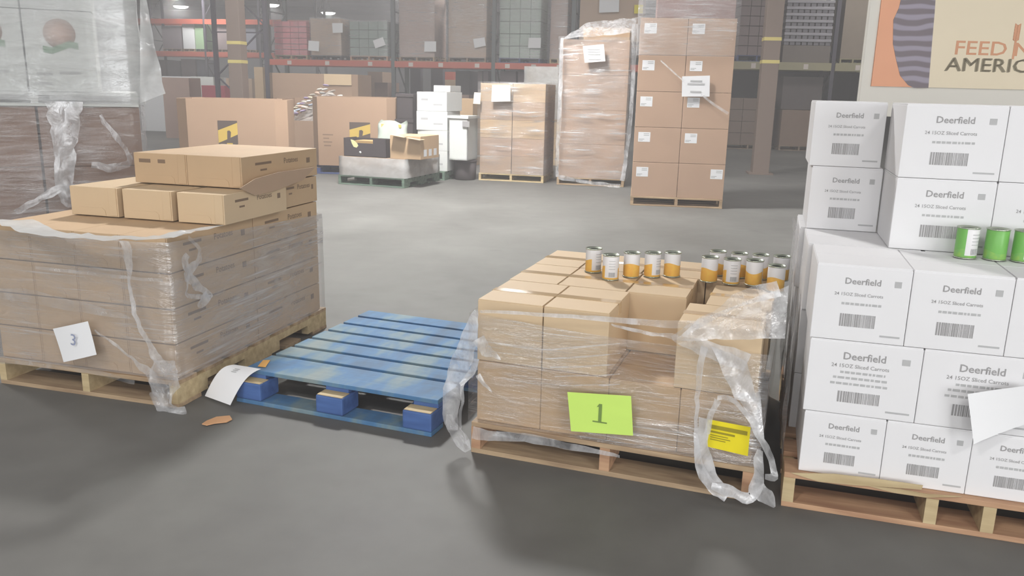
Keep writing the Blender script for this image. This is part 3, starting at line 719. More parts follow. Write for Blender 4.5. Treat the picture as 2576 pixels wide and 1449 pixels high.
# white sheet peeling off the cartons
q = [W.onv(x, y, -.012) for x, y in ((2430, 985), (2600, 968), (2600, 1060), (2443, 1106))]
def pe(a, b):
    p = (q[3] * (1 - a) + q[2] * a) * (1 - b) + (q[0] * (1 - a) + q[1] * a) * b
    return p + Vector((0, -.035 * (1 - a) ** 2 * (1 - .4 * b) - .004, 0))
mb = MB(); mb.grid(pe, 8, 8); o = ob('paper_sheet', mb, PAPER); put(o, W); tag(o, 'blank white paper sheet peeling off the lower white cartons', 'paper')
def wf(a, b):
    p = Vector((-.008, .02 + 1.2 * a, .16 + .74 * b)); p.x -= .02 * abs(fbm(p, 5)) + .006 * abs(fbm(p, 17)); return p
mb = MB(); mb.grid(wf, 26, 18); o = ob('stretch_wrap', mb, FILMR); put(o, W); tag(o, 'thin wrinkled film on the side of the white carton stack facing the green-sign pallet', 'plastic wrap')

# ================================================================== POSTER BOARD behind the white cartons
Pb = Fr(*at_y(2165, 240, 5.0)[:2], 3)
t = thing('poster_board', 'large cream and orange poster board behind the white cartons', 'poster', Pb, 0, 0, 0)
s5 = lambda x, y, v=0: Pb.onv(x, y, v)
zb0 = s5(2165, 240).z - .12
ob('board', MB().box(-.0, 1.75, .012, .045, zb0, 2.75, bev=.004), plain('poster_border', (226, 222, 212), .5, .03), t)
xl = s5(2192, 220).x; zl = s5(2250, 218).z
xr = s5(2340, 100).x
ob('cream_panel', MB().box(xr, 1.70, .004, .0115, zl, 2.70), plain('poster_cream', (238, 224, 196), .5, .02), t)
ob('orange_panel', MB().box(xl, xr - .001, .004, .0115, zl, 2.70), plain('poster_orange', (236, 172, 136), .5, .10, 3.), t)
m, nt, out = newmat('striped_sleeve'); b = N(nt, 'BsdfPrincipled', Roughness=.5)
tc = N(nt, 'TexCoord'); wv = N(nt, 'TexWave', Scale=5.5, Distortion=5., Detail=1.); wv.bands_direction = 'Z'; wv.inputs['Detail Scale'].default_value = .7
nt.links.new(tc.outputs['Object'], wv.inputs['Vector']); r = N(nt, 'ValToRGB'); e = r.color_ramp.elements
e[0].color = lin((124, 114, 120)); e[1].color = lin((160, 152, 166)); e[0].position = .35; e[1].position = .8
nt.links.new(wv.outputs['Fac'], r.inputs[0]); nt.links.new(r.outputs[0], b.inputs['Base Color']); nt.links.new(b.outputs[0], out.inputs[0])
sl = [s5(x, y) for x, y in ((2280, -60), (2262, 20), (2248, 50), (2247, 110), (2255, 150), (2265, 190), (2285, 214), (2300, 221), (2336, 221), (2345, 110), (2352, 30), (2358, -60))]
ob('printed_sleeve', MB().poly([(p.x, .0038, p.z) for p in sl], -.0016, (0, 1, 0)), m, t)
SX = Matrix.Diagonal((1.32, 1, 1, 1))
mb = MB(); text_bm(mb, 'FEED', .112, Matrix.Translation((s5(2466, 138).x, .0032, s5(2463, 138).z)) @ FACE @ SX, .009)
zf = s5(2463, 138).z; xi = s5(2553, 120).x
mb.box(xi - .006, xi + .007, .0026, .0034, zf - .02, zf + .085)
for k in range(5):
    for sgn in (-1, 1): mb.lathe([(.001, -.016), (.011, 0), (.001, .018)], 8, Matrix.Translation((xi + sgn * .009, .003, zf + .095 + k * .018)) @ Matrix.Rotation(sgn * .5, 4, 'Y') @ Matrix.Diagonal((1, .05, 1, 1)), False)
o = ob('orange_lettering', mb, plain('poster_letter_orange', (218, 160, 124), .5), t)
mb = MB(); text_bm(mb, 'NG', .107, Matrix.Translation((xi + .105, .0032, zf)) @ FACE @ SX, .009); ob('orange_lettering', mb, MATS['poster_letter_orange'], t)
mb = MB(); [text_bm(mb, 'AMERICA', .110, Matrix.Translation((s5(2502, 180).x + d_, .0032 - abs(d_) * .02, s5(2463, 180).z + d_ * .4)) @ FACE @ SX, .0) for d_ in (-.004, 0, .004)]
ob('grey_lettering', mb, plain('poster_letter_grey', (148, 138, 116), .5), t)
for x in (.12, 1.6): ob('leg', MB().box(x, x + .05, .046, .09, 0, 1.9), WOODG, t)
for x in (.12, 1.6): ob('foot', MB().box(x - .001, x + .051, -.25, .4, 0, .05), WOODG, t)

# ================================================================== WHITE TOWER AT THE LEFT
T = Fr(*at_y(358, 350, 5.6)[:2], 25)
pallet('wooden pallet beneath the tall wrapped tower ', T, 1.22, 1.02, (WOOD, WOOD), u=-1.22)
for k in range(3):
    for i in range(2):
        carton('brown_carton', 'brown carton in the %s row of the wrapped tower, %s' % (TIER[k], ('beside the bulk bin', 'away from the bulk bin')[i]), T, -.60 - i * .61, .02, .1312 + k * .385, .595, .95, .382, plain('tower_brown', (156, 128, 112), .65, .08), 'brown cartons in the lower half of the tower')
zt = .1312 + 3 * .385
ob_ = pallet('pallet-thin slip board between brown and white cartons of the tower', T, 1.21, 1.0, (WHITEP, WHITEP), u=-1.215, z=zt + .001, h=.09)
for k in range(3):
    for i in range(3):
        uc = T.onv(148, 75, .02).x - .2 + .405 * (1 - i)
        if uc + .40 > 0 or uc < -1.22: continue
        t = carton('produce_carton', 'white produce carton under film, %s row up, %s from the loose flap, tower' % (ORD[k], ORD[i]), T, uc, .02, zt + .093 + k * .505, .395, .95, .50, plain('produce_white', (226, 228, 224), .5, .03), 'white produce cartons in the upper tower')
        if True:
            mb = MB(); mb.lathe([(.001, 0), (.09, 0), (.092, .001), (.001, .0012)], 28, Matrix.Translation((.2, -.0012, .36)) @ Matrix.Rotation(PI / 2, 4, 'X'), False)
            o = ob('round_emblem', mb, plain('emblem_pale_red', (216, 172, 150), .5, .2, 12.), t); o['label'] = 'round pale red printed emblem'
            mb = MB(); mb.poly([(.2 + .1 * x, -.003, .275 + .022 * math.sin(x * 2.6) + dz) for x, dz in ((-1, -.02), (-.5, -.02), (0, -.02), (.5, -.02), (1, -.02), (1, .02), (.5, .02), (0, .02), (-.5, .02), (-1, .02))])
            o = ob('green_banner', mb, plain('emblem_green', (118, 158, 122), .5), t)
            for x0, x1, z0 in ((.05, .14, .10), (.18, .30, .11), (.03, .13, .04)): ob('printed_line', MB().box(x0, x1, -.0012, -.0006, z0, z0 + .018), INKL, t)
wT1 = wrap('stretch_wrap', T, -1.225, -.0, .012, .98, .14, zt, FILM, 'hazy film round the brown lower cartons of the tall wrapped tower', off=.012, bulge=.03, seed=41., nz=18, nper=80)
wT2 = wrap('stretch_wrap', T, -1.225, -.0, .012, .98, zt + .02, zt + 1.66, FILMT, 'thick milky film round the white upper cartons of the tall wrapped tower', off=.02, bulge=.03, seed=43., nz=18, nper=80)
mb = MB()
ribbon(mb, [T.onv(x, y, -.05) for x, y in ((160, 255), (165, 320), (160, 400), (165, 470), (180, 520))], [.22, .16, .12, .1, .06], (0, -1, 0), .03, nv=8, seed=60.)
ribbon(mb, [T.onv(x, y, -.055) for x, y in ((40, 535), (90, 505), (150, 475), (200, 470))], [.03, .04, .05, .05], (0, -1, 0), .015, seed=61.)
ribbon(mb, [T.onv(x, y, -.05) for x, y in ((250, 290), (290, 340), (318, 380), (325, 410), (280, 420), (230, 415))], [.02, .03, .03, .04, .06, .05], (0, -1, 0), .02, seed=62.)
o = ob('gathered_streak', mb, FILMW, wT1)
q = [T.onv(x, y, vv) for x, y, vv in ((352, -20, .0), (366, -20, .02), (412, 235, .06), (352, 260, .0))]
def tf(a, b):
    p = (q[3] * (1 - a) + q[2] * a) * (1 - b) + (q[0] * (1 - a) + q[1] * a) * b
    return p + Vector((a * .02 * fbm(p, 8), -.03 - abs(fbm(p, 7)) * .05, 0))
mb = MB(); mb.grid(tf, 8, 16); o = ob('loose_flap', mb, FILMM, wT2); o['label'] = 'white flap of film standing out from the edge'

# ================================================================== MIDDLE DISTANCE
# tall stack of big brown cartons
M = Fr(*at_z(1585, 516)[:2], -8)
pallet('wooden pallet under the tall stack of big brown cartons', M, 1.19, 1.0, (WOOD, WOOD), h=.12)
mh = .448
for k in range(5):
    for i in range(2):
        lab_ = 'big brown stickered carton, %s row from the bottom, column nearer %s' % (ORD[k], ('the shiny wrapped load', 'the steel column')[i])
        t = carton('brown_carton', lab_, M, .005 + i * .595, .02, .1212 + k * (mh + .002), .59, .95, mh, CARD2, 'big brown cartons in the tall stack')
        mb = MB(); sx = .05 if not (k == 0 and i == 1) else .41; mb.box(sx, sx + .155, -.0012, -.0004, .26, .385); ob('sticker', mb, PAPER, t)
        mb = MB()
        for zz, a, b2 in ((.275, .01, .06), (.29, .01, .08), (.34, .07, .14), (.36, .07, .14)): mb.box(sx + a, sx + b2, -.0018, -.0012, zz, zz + .008)
        ob('sticker_print', mb, INKL, t)
carton('wrapped_load', 'dark wrapped load riding on top of the tall brown stack', M, .20, .03, .1212 + 5 * (mh + .002) + .001, .96, .9, .9, plain('load_mauve', (150, 124, 118), .6, .08), 'loads')
wrap('stretch_wrap', M, -.002, 1.20, .01, .98, .1212 + 4.0 * mh, .1212 + 5 * mh + .92, FILM, 'film round the top of the tall brown stack', off=.012, bulge=.03, seed=51.)
t, q = sheet('paper_sheet', 'white notice sheet on the front of the tall brown stack', M, ((1716, 192), (1786, 190), (1785, 243), (1715, 243)), -.008, PAPER, 'paper', curl=0.)
for b0, a0, a1 in ((.72, .3, .72), (.58, .2, .82), (.2, .3, .7)):
    mb = MB()
    p0, p1 = q[3] + (q[0] - q[3]) * b0, q[2] + (q[1] - q[2]) * b0; l_ = p0 + (p1 - p0) * a0; r_ = p0 + (p1 - p0) * a1
    mb.box(l_.x, r_.x, l_.y - .002, l_.y - .001, l_.z, l_.z + .02); ob('printed_line', mb, INKL, t)
mb = MB(); ribbon(mb, [M.onv(x, y, -.012) for x, y in ((1662, 152), (1690, 178), (1720, 204))], .018, (0, -1, 0), .003, seed=70.)
o = ob('film_strip', mb, FILMW); put(o, M); tag(o, 'diagonal white film strip above the white notice sheet, tall brown stack', 'plastic film'); mb = MB()
ribbon(mb, [M.onv(x, y, -.012) for x, y in ((1765, 238), (1795, 262), (1832, 286))], [.025, .03, .035], (0, -1, 0), .004, seed=71.)
o = ob('film_strip', mb, FILMW); put(o, M); tag(o, 'diagonal white film strip below the white notice sheet, tall brown stack', 'plastic film')
# tall wrapped load
Lf = Fr(*at_z(1400, 464)[:2], -9)
pallet('wooden pallet under the tall shiny wrapped load', Lf, 1.06, 1.0, (WOOD, WOOD), h=.12)
for k in range(4): carton('brown_carton', 'brown carton in the tall shiny wrapped load, %s from the bottom' % ORD[k], Lf, .02, .02, .1212 + k * .525, 1.02, .95, .523, CARD2, 'cartons inside the tall shiny wrap')
carton('brown_carton', 'higher brown carton at the rear top of the tall shiny load', Lf, .30, .42, .1212 + 4 * .525, .72, .5, .2, CARD, 'cartons inside the tall shiny wrap')
wL = wrap('stretch_wrap', Lf, .0, 1.06, .01, .99, .125, 2.26, FILMK, 'shiny stretch film round the tall load beside the tall brown stack', off=.02, bulge=.05, seed=61., nz=26)
mb = MB()
def VL(pts, v): return [Lf.onv(x, y, v) for x, y in pts]
ribbon(mb, VL(((1414, 95), (1411, 180), (1408, 280), (1402, 380), (1402, 445)), -.09), [.05, .06, .06, .05, .05], (0, -1, 0), .02, seed=80.)
ribbon(mb, VL(((1597, 60), (1593, 180), (1586, 290), (1574, 400), (1566, 455)), -.09), [.09, .07, .06, .06, .07], (0, -1, 0), .02, seed=81.)
q = VL(((1412, 98), (1592, 84)), -.06) + VL(((1605, 44), (1478, 56)), .38)
def tn(a, b):
    p = (q[0] * (1 - a) + q[1] * a) * (1 - b) + (q[3] * (1 - a) + q[2] * a) * b
    return p + Vector((0, 0, .03 * fbm(p, 7)))
mb.grid(tn, 12, 8)
ribbon(mb, VL(((1405, 445), (1480, 458), (1560, 468)), -.09), [.07, .06, .06], (0, -1, 0), .02, seed=82.)
o = ob('rolled_edge', mb, FILMW, wL); o['label'] = 'bright white rolled edges and tented top'
t, q = sheet('paper_sheet', 'white paper sheet on the tall shiny wrapped load', Lf, ((1466, 116), (1519, 111), (1523, 154), (1471, 158)), -.10, PAPER, 'paper', curl=0.)
for b0 in (.75, .6, .45, .15):
    mb = MB()
    p0, p1 = q[3] + (q[0] - q[3]) * b0, q[2] + (q[1] - q[2]) * b0; l_ = p0 + (p1 - p0) * .2; r_ = p0 + (p1 - p0) * .8
    mb.box(l_.x, r_.x, l_.y - .003, l_.y - .001, l_.z, l_.z + .014); ob('printed_line', mb, INKL, t)
# squat wrapped load
K_ = Fr(*at_z(1204, 453)[:2], -13)
pallet('wooden pallet under the squat shiny wrapped load', K_, 1.08, .9, (WOODP, WOODP), h=.12)
for k in range(5):
    for i in range(2):
        carton('brown_carton', 'brown carton in the squat wrapped load, %s row up, %s' % (ORD[k], ('nearer the white tote', 'nearer the tall shiny load')[i]), K_, .01 + i * .535, .02, .1212 + k * .285, .525, .85, .283, (CARD3, CARD2, CARD, CARD3, CARD)[k], 'cartons inside the squat wrapped load')
wrap('stretch_wrap', K_, -.0, 1.08, .01, .885, .125, 1.57, FILMK, 'shiny stretch film round the squat load in the middle', off=.02, bulge=.04, seed=71., nz=22)
t, q = sheet('paper_sheet', 'white paper sheet on the squat wrapped load', K_, ((1238, 214), (1284, 214), (1284, 255), (1236, 256)), -.08, PAPER, 'paper', curl=0.)
t, q = sheet('label_sheet', 'small cream label near the top corner of the squat wrapped load', K_, ((1193, 232), (1210, 233), (1208, 262), (1190, 261)), -.08, plain('cream_paper', (240, 226, 208), .5), 'label', curl=0.)
K2 = Fr(*at_y(1318, 400, 16.6)[:2], -17)
carton('wrapped_load', 'pale wrapped load behind the squat one, peeking above it', K2, 0, 0, 0, 1.1, 1.0, 1.86, CARDL, 'loads')
wrap('stretch_wrap', K2, 0, 1.1, 0, 1.0, .9, 1.9, FILMM, 'milky film on the pale load behind the squat one', off=.02, bulge=.05, seed=75., nz=10, nper=40)

# green pallets with mixed goods
G = Fr(*at_z(1017, 474)[:2], -20)
pallet('green painted wooden pallet with mixed goods in the middle distance', G, 1.12, 1.22, (GREENP, GREENP), u=-1.12, h=.14)
pallet('green painted pallet behind the first one, under white boxes', G, .92, 1.2, (GREENP, GREENP), u=-.86, v=1.28, h=.14)
for i in range(2): carton('brown_carton', 'low brown carton wrapped in film on the green pallet, %s' % ('under the folded-flap carton', 'under the black carton')[i], G, -.53 - i * .54, .03, .142, .525, 1.1, .28, CARD3, 'low cartons on the green pallet')
wrap('stretch_wrap', G, -1.08, 0, .02, 1.15, .143, .423, FILMM, 'milky film skirt round the low cartons on the green pallet', off=.015, bulge=.03, seed=81., nz=8, nper=60)
mb = MB(); zz = .424
t = thing('produce_tray', 'black printed produce carton with pale yellow leaf shape on the green pallet', 'box', G, -1.04, .05, zz + .001)
mb.box(0, .72, 0, .36, 0, .012); mb.box(0, .72, 0, .012, 0, .20); mb.box(0, .72, .348, .36, 0, .26); mb.box(0, .012, .0, .36, 0, .27); mb.box(.708, .72, 0, .36, 0, .27)
mb.box(.0, .16, .0, .012, .2, .27); mb.box(.5, .72, 0, .012, .2, .27)
ob('body', mb, DARKP, t)
ob('printed_banana', MB().poly([(.12, -.002, .25), (.17, -.002, .24), (.23, -.002, .2), (.25, -.002, .16), (.22, -.002, .13), (.17, -.002, .14), (.14, -.002, .19)], .0015, (0, 1, 0)), plain('pale_yellow', (240, 234, 176), .5), t)
ob('tan_filling', MB().box(.17, .49, .014, .30, .013, .235), plain('tan_fill', (176, 146, 100), .7), t)
ob('small_emblem', MB().lathe([(.001, 0), (.022, .0), (.001, .001)], 14, Matrix.Translation((.28, -.001, .06)) @ Matrix.Rotation(PI / 2, 4, 'X'), False), WHITEP, t)
t = thing('produce_bag', 'pale green translucent produce bag standing behind the black carton', 'bag', G, -.80, .64, zz + .001)
def bag(a, b):
    th = a * 2 * PI; rx, ry = .27 * (1 - .12 * b), .16 * (1 - .5 * b)
    p = Vector((.27 + rx * (abs(math.cos(th)) ** .6) * (1 if math.cos(th) > 0 else -1), ry * math.sin(th), b * (.50 + .03 * math.sin(3 * th))))
    return p + Vector((1, 1, 0)) * fbm(p, 9) * .02
mb = MB(); mb.grid(bag, 28, 10, closed=True); mb.box(.08, .46, -.09, .09, .0, .01); ob('bag_body', mb, plain('pale_green_bag', (206, 216, 204), .35, .12, 9.), t)
mb = MB(); 
for x0, x1, r_ in ((.12, .26, .4), (.28, .46, -.3)): mb.box(x0, x1, -.085, -.07, .42, .47)
ob('printed_leaf', mb, plain('leaf_yellow', (226, 214, 120), .5), t)
t = carton('brown_carton', 'brown carton with folded open flaps on the green pallet beside the black carton', G, -.26, .06, zz + .001, .50, .62, .34, CARD, 'goods on the green pallet', seam=False)
mb = MB()
for x in (.02, .27): mb.box(x, x + .22, -.09, .08, .345, .352, Matrix.Translation((0, 0, 0)) @ Matrix.Rotation(.12, 4, 'Y'))
ob('flap', mb, CARDL, t)
for i in range(3): ob('sticker', MB().box(.5005, .5015, .1 + i * .17, .2 + i * .17, .04, .14), PAPER, t)
for k, (h0, hh, u_) in enumerate(((.142, .50, -1.02), (.645, .30, -1.02), (.948, .40, -1.00))):
    t = thing('plastic_crate', 'dark grey plastic crate, %s of the stack behind the green pallet' % ('lowest', 'middle', 'top')[k], 'crate', G, u_ + .16, 1.36, h0, 0, 'dark crates')
    mb = MB(); w_, d_ = .34 - .02 * k, .5
    mb.box(0, w_, 0, .02, 0, hh, bev=.006); mb.box(0, w_, d_ - .02, d_, 0, hh, bev=.006); mb.box(0, .02, .0, d_, 0, hh, bev=.006); mb.box(w_ - .02, w_, 0, d_, 0, hh, bev=.006); mb.box(0, w_, 0, d_, 0, .02)
    ob('body', mb, DARKP, t); ob('rim', MB().box(-.012, w_ + .012, -.012, .008, hh - .05, hh - .004, bev=.004), DARKP, t)
wb = plain('white_box_far', (224, 225, 222), .5, .03)
for k, (u_, v_, z_, w_, h_, ro) in enumerate(((-.47, 1.34, .142, .54, .32, .04), (-.47, 1.38, .464, .54, .32, -.04), (-.48, 1.36, .786, .54, .30, .04), (-.49, 1.40, 1.088, .54, .30, -.04), (-.22, 1.46, 1.392, .28, .10, .1))):
    t = carton('white_box', 'white printed box, %s up in the leaning stack behind the green pallet' % ORD[k], G, u_, v_, z_, w_, .55, h_, wb, 'leaning white boxes', rot=ro)
    if k < 4:
        ob('printed_line', MB().box(.08, .2, -.0012, -.0004, h_ * .55, h_ * .65), INKL, t); ob('printed_line', MB().box(.3, .46, -.0012, -.0004, h_ * .3, h_ * .38), INKL, t)
t = thing('storage_tote', 'open white plastic tote beside the leaning white boxes', 'tote', G, .105, 1.35, .33)
mb = MB(); w_, d_, hh = .32, .42, .70
for a, b2 in (((0, 0), (w_, .015)), ((0, d_ - .015), (w_, d_)), ((0, 0), (.015, d_)), ((w_ - .015, 0), (w_, d_))): mb.box(a[0], b2[0], a[1], b2[1], 0, hh)
mb.box(0, w_, 0, d_, 0, .02); ob('body', mb, WHITEP, t)
mb = MB()
for a, b2 in (((-.02, -.02), (w_ + .02, .0)), ((-.02, d_), (w_ + .02, d_ + .02)), ((-.02, 0), (0, d_)), ((w_, 0), (w_ + .02, d_))): mb.box(a[0], b2[0], a[1], b2[1], hh - .04, hh)
ob('rim', mb, WHITEP, t); ob('label_patch', MB().box(.24, .36, -.0225, -.0205, hh - .17, hh - .08), INK, t)
t = thing('round_bin', 'dark round bin on the floor under the white tote', 'bin', G, .275, 1.62, 0.)
ob('body', MB().lathe([(.16, 0), (.175, .02), (.185, .29), (.165, .29), (.15, .04)], 32), DARKP, t); ob('rim', MB().lathe([(.165, .29), (.19, .29), (.19, .32), (.165, .32)], 32), DARKP, t)
FB = Fr(*at_y(1144, 300, 15.9)[:2], -15); carton('brown_carton', 'brown carton standing between the white tote and the squat wrapped load', FB, 0, 0, 0, .36, .5, FB.onv(1165, 248, 0).z, CARD, 'loads')

# ------------------------------------------------------------------ kraft bins
def octobin(label, F, w, d, h, z, mat=KRAFT, ch=.2, low=None, group='large kraft bulk bins'):
    """eight-sided open corrugated bulk bin; low = height of a cut-down front"""
    t = thing('bulk_bin', label, 'bin', F, 0, 0, z, 0, group)
    P = [(ch, 0), (w - ch, 0), (w, ch), (w, d - ch), (w - ch, d), (ch, d), (0, d - ch), (0, ch)]
    mb = MB(); cx, cy = w / 2, d / 2; th = .025
    for i in range(8):
        a, b2 = P[i], P[(i + 1) % 8]; hh = low if (low and i == 0) else h
        ia = (a[0] + (cx - a[0]) * th * 1.6, a[1] + (cy - a[1]) * th * 1.6); ib = (b2[0] + (cx - b2[0]) * th * 1.6, b2[1] + (cy - b2[1]) * th * 1.6)
        mb.poly([(a[0], a[1], 0), (b2[0], b2[1], 0), (ib[0], ib[1], 0), (ia[0], ia[1], 0)], hh, (0, 0, 1))
    ob('walls', mb, mat, t)
    ob('base_panel', MB().poly([(x + (cx - x) * .08, y + (cy - y) * .08, .004) for x, y in P], .02, (0, 0, 1)), mat, t); return t
def stripes(t, x0, x1, z0, z1, y=-.003):
    W_, H_ = x1 - x0, z1 - z0; f = lambda a, b2: (x0 + W_ * a, y, z0 + H_ * b2)
    k = ob('hazard_panel', MB().poly([f(0, 0), f(1, 0), f(1, 1), f(0, 1)], .002, (0, 1, 0)), plain('hazard_yellow', (208, 178, 92), .5), t); k['label'] = 'yellow and black striped hazard panel'
    mb = MB(); f = lambda a, b2: (x0 + W_ * a, y - .0012, z0 + H_ * b2)
    for pl in ([(0, .66), (1, .93), (1, 1), (0, 1)], [(0, .05), (0, .22), (.42, .34), (.42, .0), (.1, 0)], [(.42, .34), (1, .52), (1, .18), (.72, .08), (.72, .22), (.42, .22)], [(.45, .34), (.62, .4), (.66, .60), (.58, .66), (.47, .64)]):
        mb.poly([f(*p) for p in pl], .001, (0, 1, 0))
    ob('black_stripes', mb, plain('hazard_black', (92, 80, 74), .5), k)
KA = Fr(*at_y(470, 300, 11.8)[:2], 9); wKA = KA.onv(692, 300, 0).x; KA = Fr(*KA.w(-.16, 0)[:2], 9)
pallet('pallet under the kraft bulk bin nearest the sign-3 pallet', KA, wKA + .32, 1.2, (WOOD, WOOD), h=.13)
tA = octobin('kraft bulk bin with hazard panel nearest the tall white-topped tower', KA, wKA + .32, 1.2, 1.10, .132, ch=.16)
q0, q1 = KA.onv(547, 303, 0), KA.onv(600, 372, 0); stripes(tA, q0.x, q1.x, q1.z - .132 - .02, q0.z - .132)
mb = MB()
KD = Fr(*at_z(786, 436)[:2], -6)
block_pallet('blue pallet under the bulk bin with lines of print', Fr(*KD.w(1.42, .0)[:2], -6), 1.42, 1.2, BLUEK, BLUEK, WOODG, h=.14)
tD = octobin('kraft bulk bin with hazard panel and lines of print, behind the green pallet', KD, 1.42, 1.2, 1.13, .142, ch=.12)
q0, q1 = KD.onv(879, 307, 0), KD.onv(932, 360, 0); stripes(tD, q0.x, q1.x, q1.z - .142 - .03, q0.z - .142)
for k, (a, b2) in enumerate(((.2, .38), (.21, .31), (.21, .36), (.22, .34))):
    p = ob('printed_line', MB().box(a, b2, -.0015, -.0005, .50 - k * .06, .52 - k * .06), INKB, tD)
KC = Fr(*at_y(692, 380, 15.6)[:2], -6)
tC = octobin('kraft bin with cut-down front heaped with loose packets', KC, 1.35, 1.15, 1.2, .0, ch=.08, low=.80)
# packets: a heap of small bags
g = 'loose packets heaped in the cut-down bin'
pm = {}
CN = {(226, 222, 216): 'off-white', (214, 206, 196): 'beige', (196, 188, 176): 'greyish', (188, 170, 206): 'lilac', (230, 216, 190): 'cream', (206, 216, 230): 'pale blue', (170, 160, 150): 'dull grey', (224, 190, 170): 'salmon'}
for k in range(42):
    ci, ri = k % 7, k // 7
    col = random.choice(((226, 222, 216), (214, 206, 196), (196, 188, 176), (188, 170, 206), (230, 216, 190), (206, 216, 230), (170, 160, 150), (224, 190, 170)))
    m_ = plain('packet_%d_%d_%d' % col, col, .3, .15, 20.)
    if 'pk' not in pm:
        mb = MB()
        def pk(a, b): 
            x, y = (a - .5) * .2, (b - .5) * .15; e_ = (1 - (2 * a - 1) ** 4) * (1 - (2 * b - 1) ** 4)
            return Vector((x, y, .032 * e_ + .004 * fbm((x, y, 1), 30)))
        mb.grid(pk, 8, 8)
        mb.grid(lambda a, b: pk(a, b) * 1.0 - Vector((0, 0, 2 * pk(a, b).z)), 8, 8)
        pm['pk'] = mb.mesh('packet')
    me = pm['pk'].copy(); me.materials.clear(); me.materials.append(m_)
    u_ = .22 + ci * .135 + random.uniform(-.01, .01); v_ = .22 + ri * .115 + random.uniform(-.01, .01); 
    z_ = .80 + .30 * v_ + .36 * max(0, 1 - abs(u_ - .75) / .6) * (.35 + v_) + random.uniform(-.01, .02)
    o = ob('food_packet', me, None); o.location = KC.w(u_, v_, z_); o.rotation_euler = (random.uniform(-.25, .25), random.uniform(-.25, .25), random.uniform(-.3, .3)); s_ = random.uniform(.56, .62); o.scale = (s_, s_, s_)
    tag(o, '%s packet in the heap, %s row from its front, %s from the open side' % (CN[col], ORD[ri], ORD[ci]), 'packet', g)
hm = MB()
def heap(a, b):
    u_, v_ = .10 + a * 1.1, .10 + b * .9
    return Vector((u_, v_, .58 + .30 * v_ + .36 * max(0, 1 - abs(u_ - .75) / .6) * (.35 + v_) + .05 * fbm((u_, v_, 0), 9)))
hm.grid(heap, 20, 16); o = ob('packet_heap', hm, plain('packets_mass', (190, 180, 172), .35, .35, 14.)); put(o, KC); tag(o, 'mass of mixed packets filling the cut-down kraft bin', 'packets', kind='stuff')
KE = Fr(*at_y(682, 380, 17.6)[:2], -6)
tE = octobin('tall kraft bulk bin behind the packet pile with folded flap', KE, 1.9, 1.2, 1.68, .0, ch=.1)
ob('flap', MB().box(1.22, 1.80, -.03, -.02, 1.46, 1.68, Matrix.Rotation(0, 4, 'X')), CARDL, tE)
# building columns
def column(label, F, w, h, bands):
    t = thing('steel_column', label, 'column', F)
    mb = MB(); mb.box(-w / 2, w / 2, -w / 2, w / 2, 0, h, bev=.01); mb.box(-w * .75, w * .75, -w * .75, w * .75, 0, .03)
    ob('shaft', mb, COLUMN, t)
    for z_ in bands: ob('band', MB().box(-w / 2 - .004, w / 2 + .004, -w / 2 - .004, w / 2 + .004, z_, z_ + .06), BAND, t)
    return t
c1_ = at_z(1910, 437); column('brown steel column standing alone on the open floor, next to the tall brown stack', Fr(c1_.x, c1_.y, -8), .30, ZC, (2.02, 2.42))
c2_ = at_y(603, 240, 16.5); column('brown steel column with yellow bands behind the hazard-panel bulk bin', Fr(c2_.x, c2_.y, -8), .27, ZC, (1.83, 2.18))

# ================================================================== RACKS
def rack(label, F, bays, depth, beams, mats, height, posts_extra=True, name='pallet_rack', tags=0, skip=()):
    t = thing(name, label, 'rack', F); st, bm_ = mats
    xs = [0]
    for b_ in bays: xs.append(xs[-1] + b_)
    for x in xs:
        for y in (0, depth - .08):
            p = ob('post', MB().box(x - .05, x + .05, y, y + .08, 0, height, bev=.004), st, t)
        mb = MB()
        z_ = .3; s_ = 1
        while z_ + 1.0 < height:
            mb.bar((x, .04, z_) if s_ > 0 else (x, depth - .04, z_), (x, depth - .04, z_ + 1.) if s_ > 0 else (x, .04, z_ + 1.), .03, .03); mb.bar((x, .04, z_), (x, depth - .04, z_), .03, .03); z_ += 1.; s_ = -s_
        ob('brace', mb, st, t)
    for (z_, hh) in beams:
        for i in range(len(bays)):
            for y in (-.03, depth - .02):
                bb = ob('beam', MB().box(xs[i] + .05, xs[i + 1] - .05, y, y + .05, z_ - hh, z_, bev=.004), bm_, t)
                if tags and y < 0:
                    for k in range(tags):
                        x = xs[i] + bays[i] * (k + .5) / tags + random.uniform(-.06, .06)
                        ob('location_tag', MB().box(x - .06, x + .06, y - .003, y - .0006, z_ - hh * .85, z_ - hh * .2), plain('tag_paper', (226, 214, 206), .5), bb)
        mb = MB()
        for i in range(len(bays)):
            for k in range(10): 
                x = xs[i] + .1 + (bays[i] - .2) * k / 9; mb.box(x - .05, x + .05, .03, depth - .03, z_ - .045, z_ - .02)
        ob('deck', mb, STEEL_G, t)
    return t
Ra, Rb = at_z(640, 148, 2.09), at_z(1400, 160, 2.09)
yaw = math.degrees(math.atan2(Rb.y - Ra.y, Rb.x - Ra.x))
RK = Fr(Ra.x, Ra.y, yaw)
u1_, u2_, u3_ = RK.onv(672, 100, 0).x, RK.onv(988, 100, 0).x, RK.onv(1242, 100, 0).x
RK0 = Fr(*RK.w(u1_, 0)[:2], yaw)
u4_ = RK.onv(1441, 100, 0).x
bays = [u2_ - u1_, u3_ - u2_, u4_ - u3_, 2.75]
rack('long orange beamed pallet rack across the middle distance', RK0, bays, 1.07, [(2.09, .15), (3.95, .15)], (STEEL_G, STEEL_O), 6.0, tags=3)
zr = 2.092
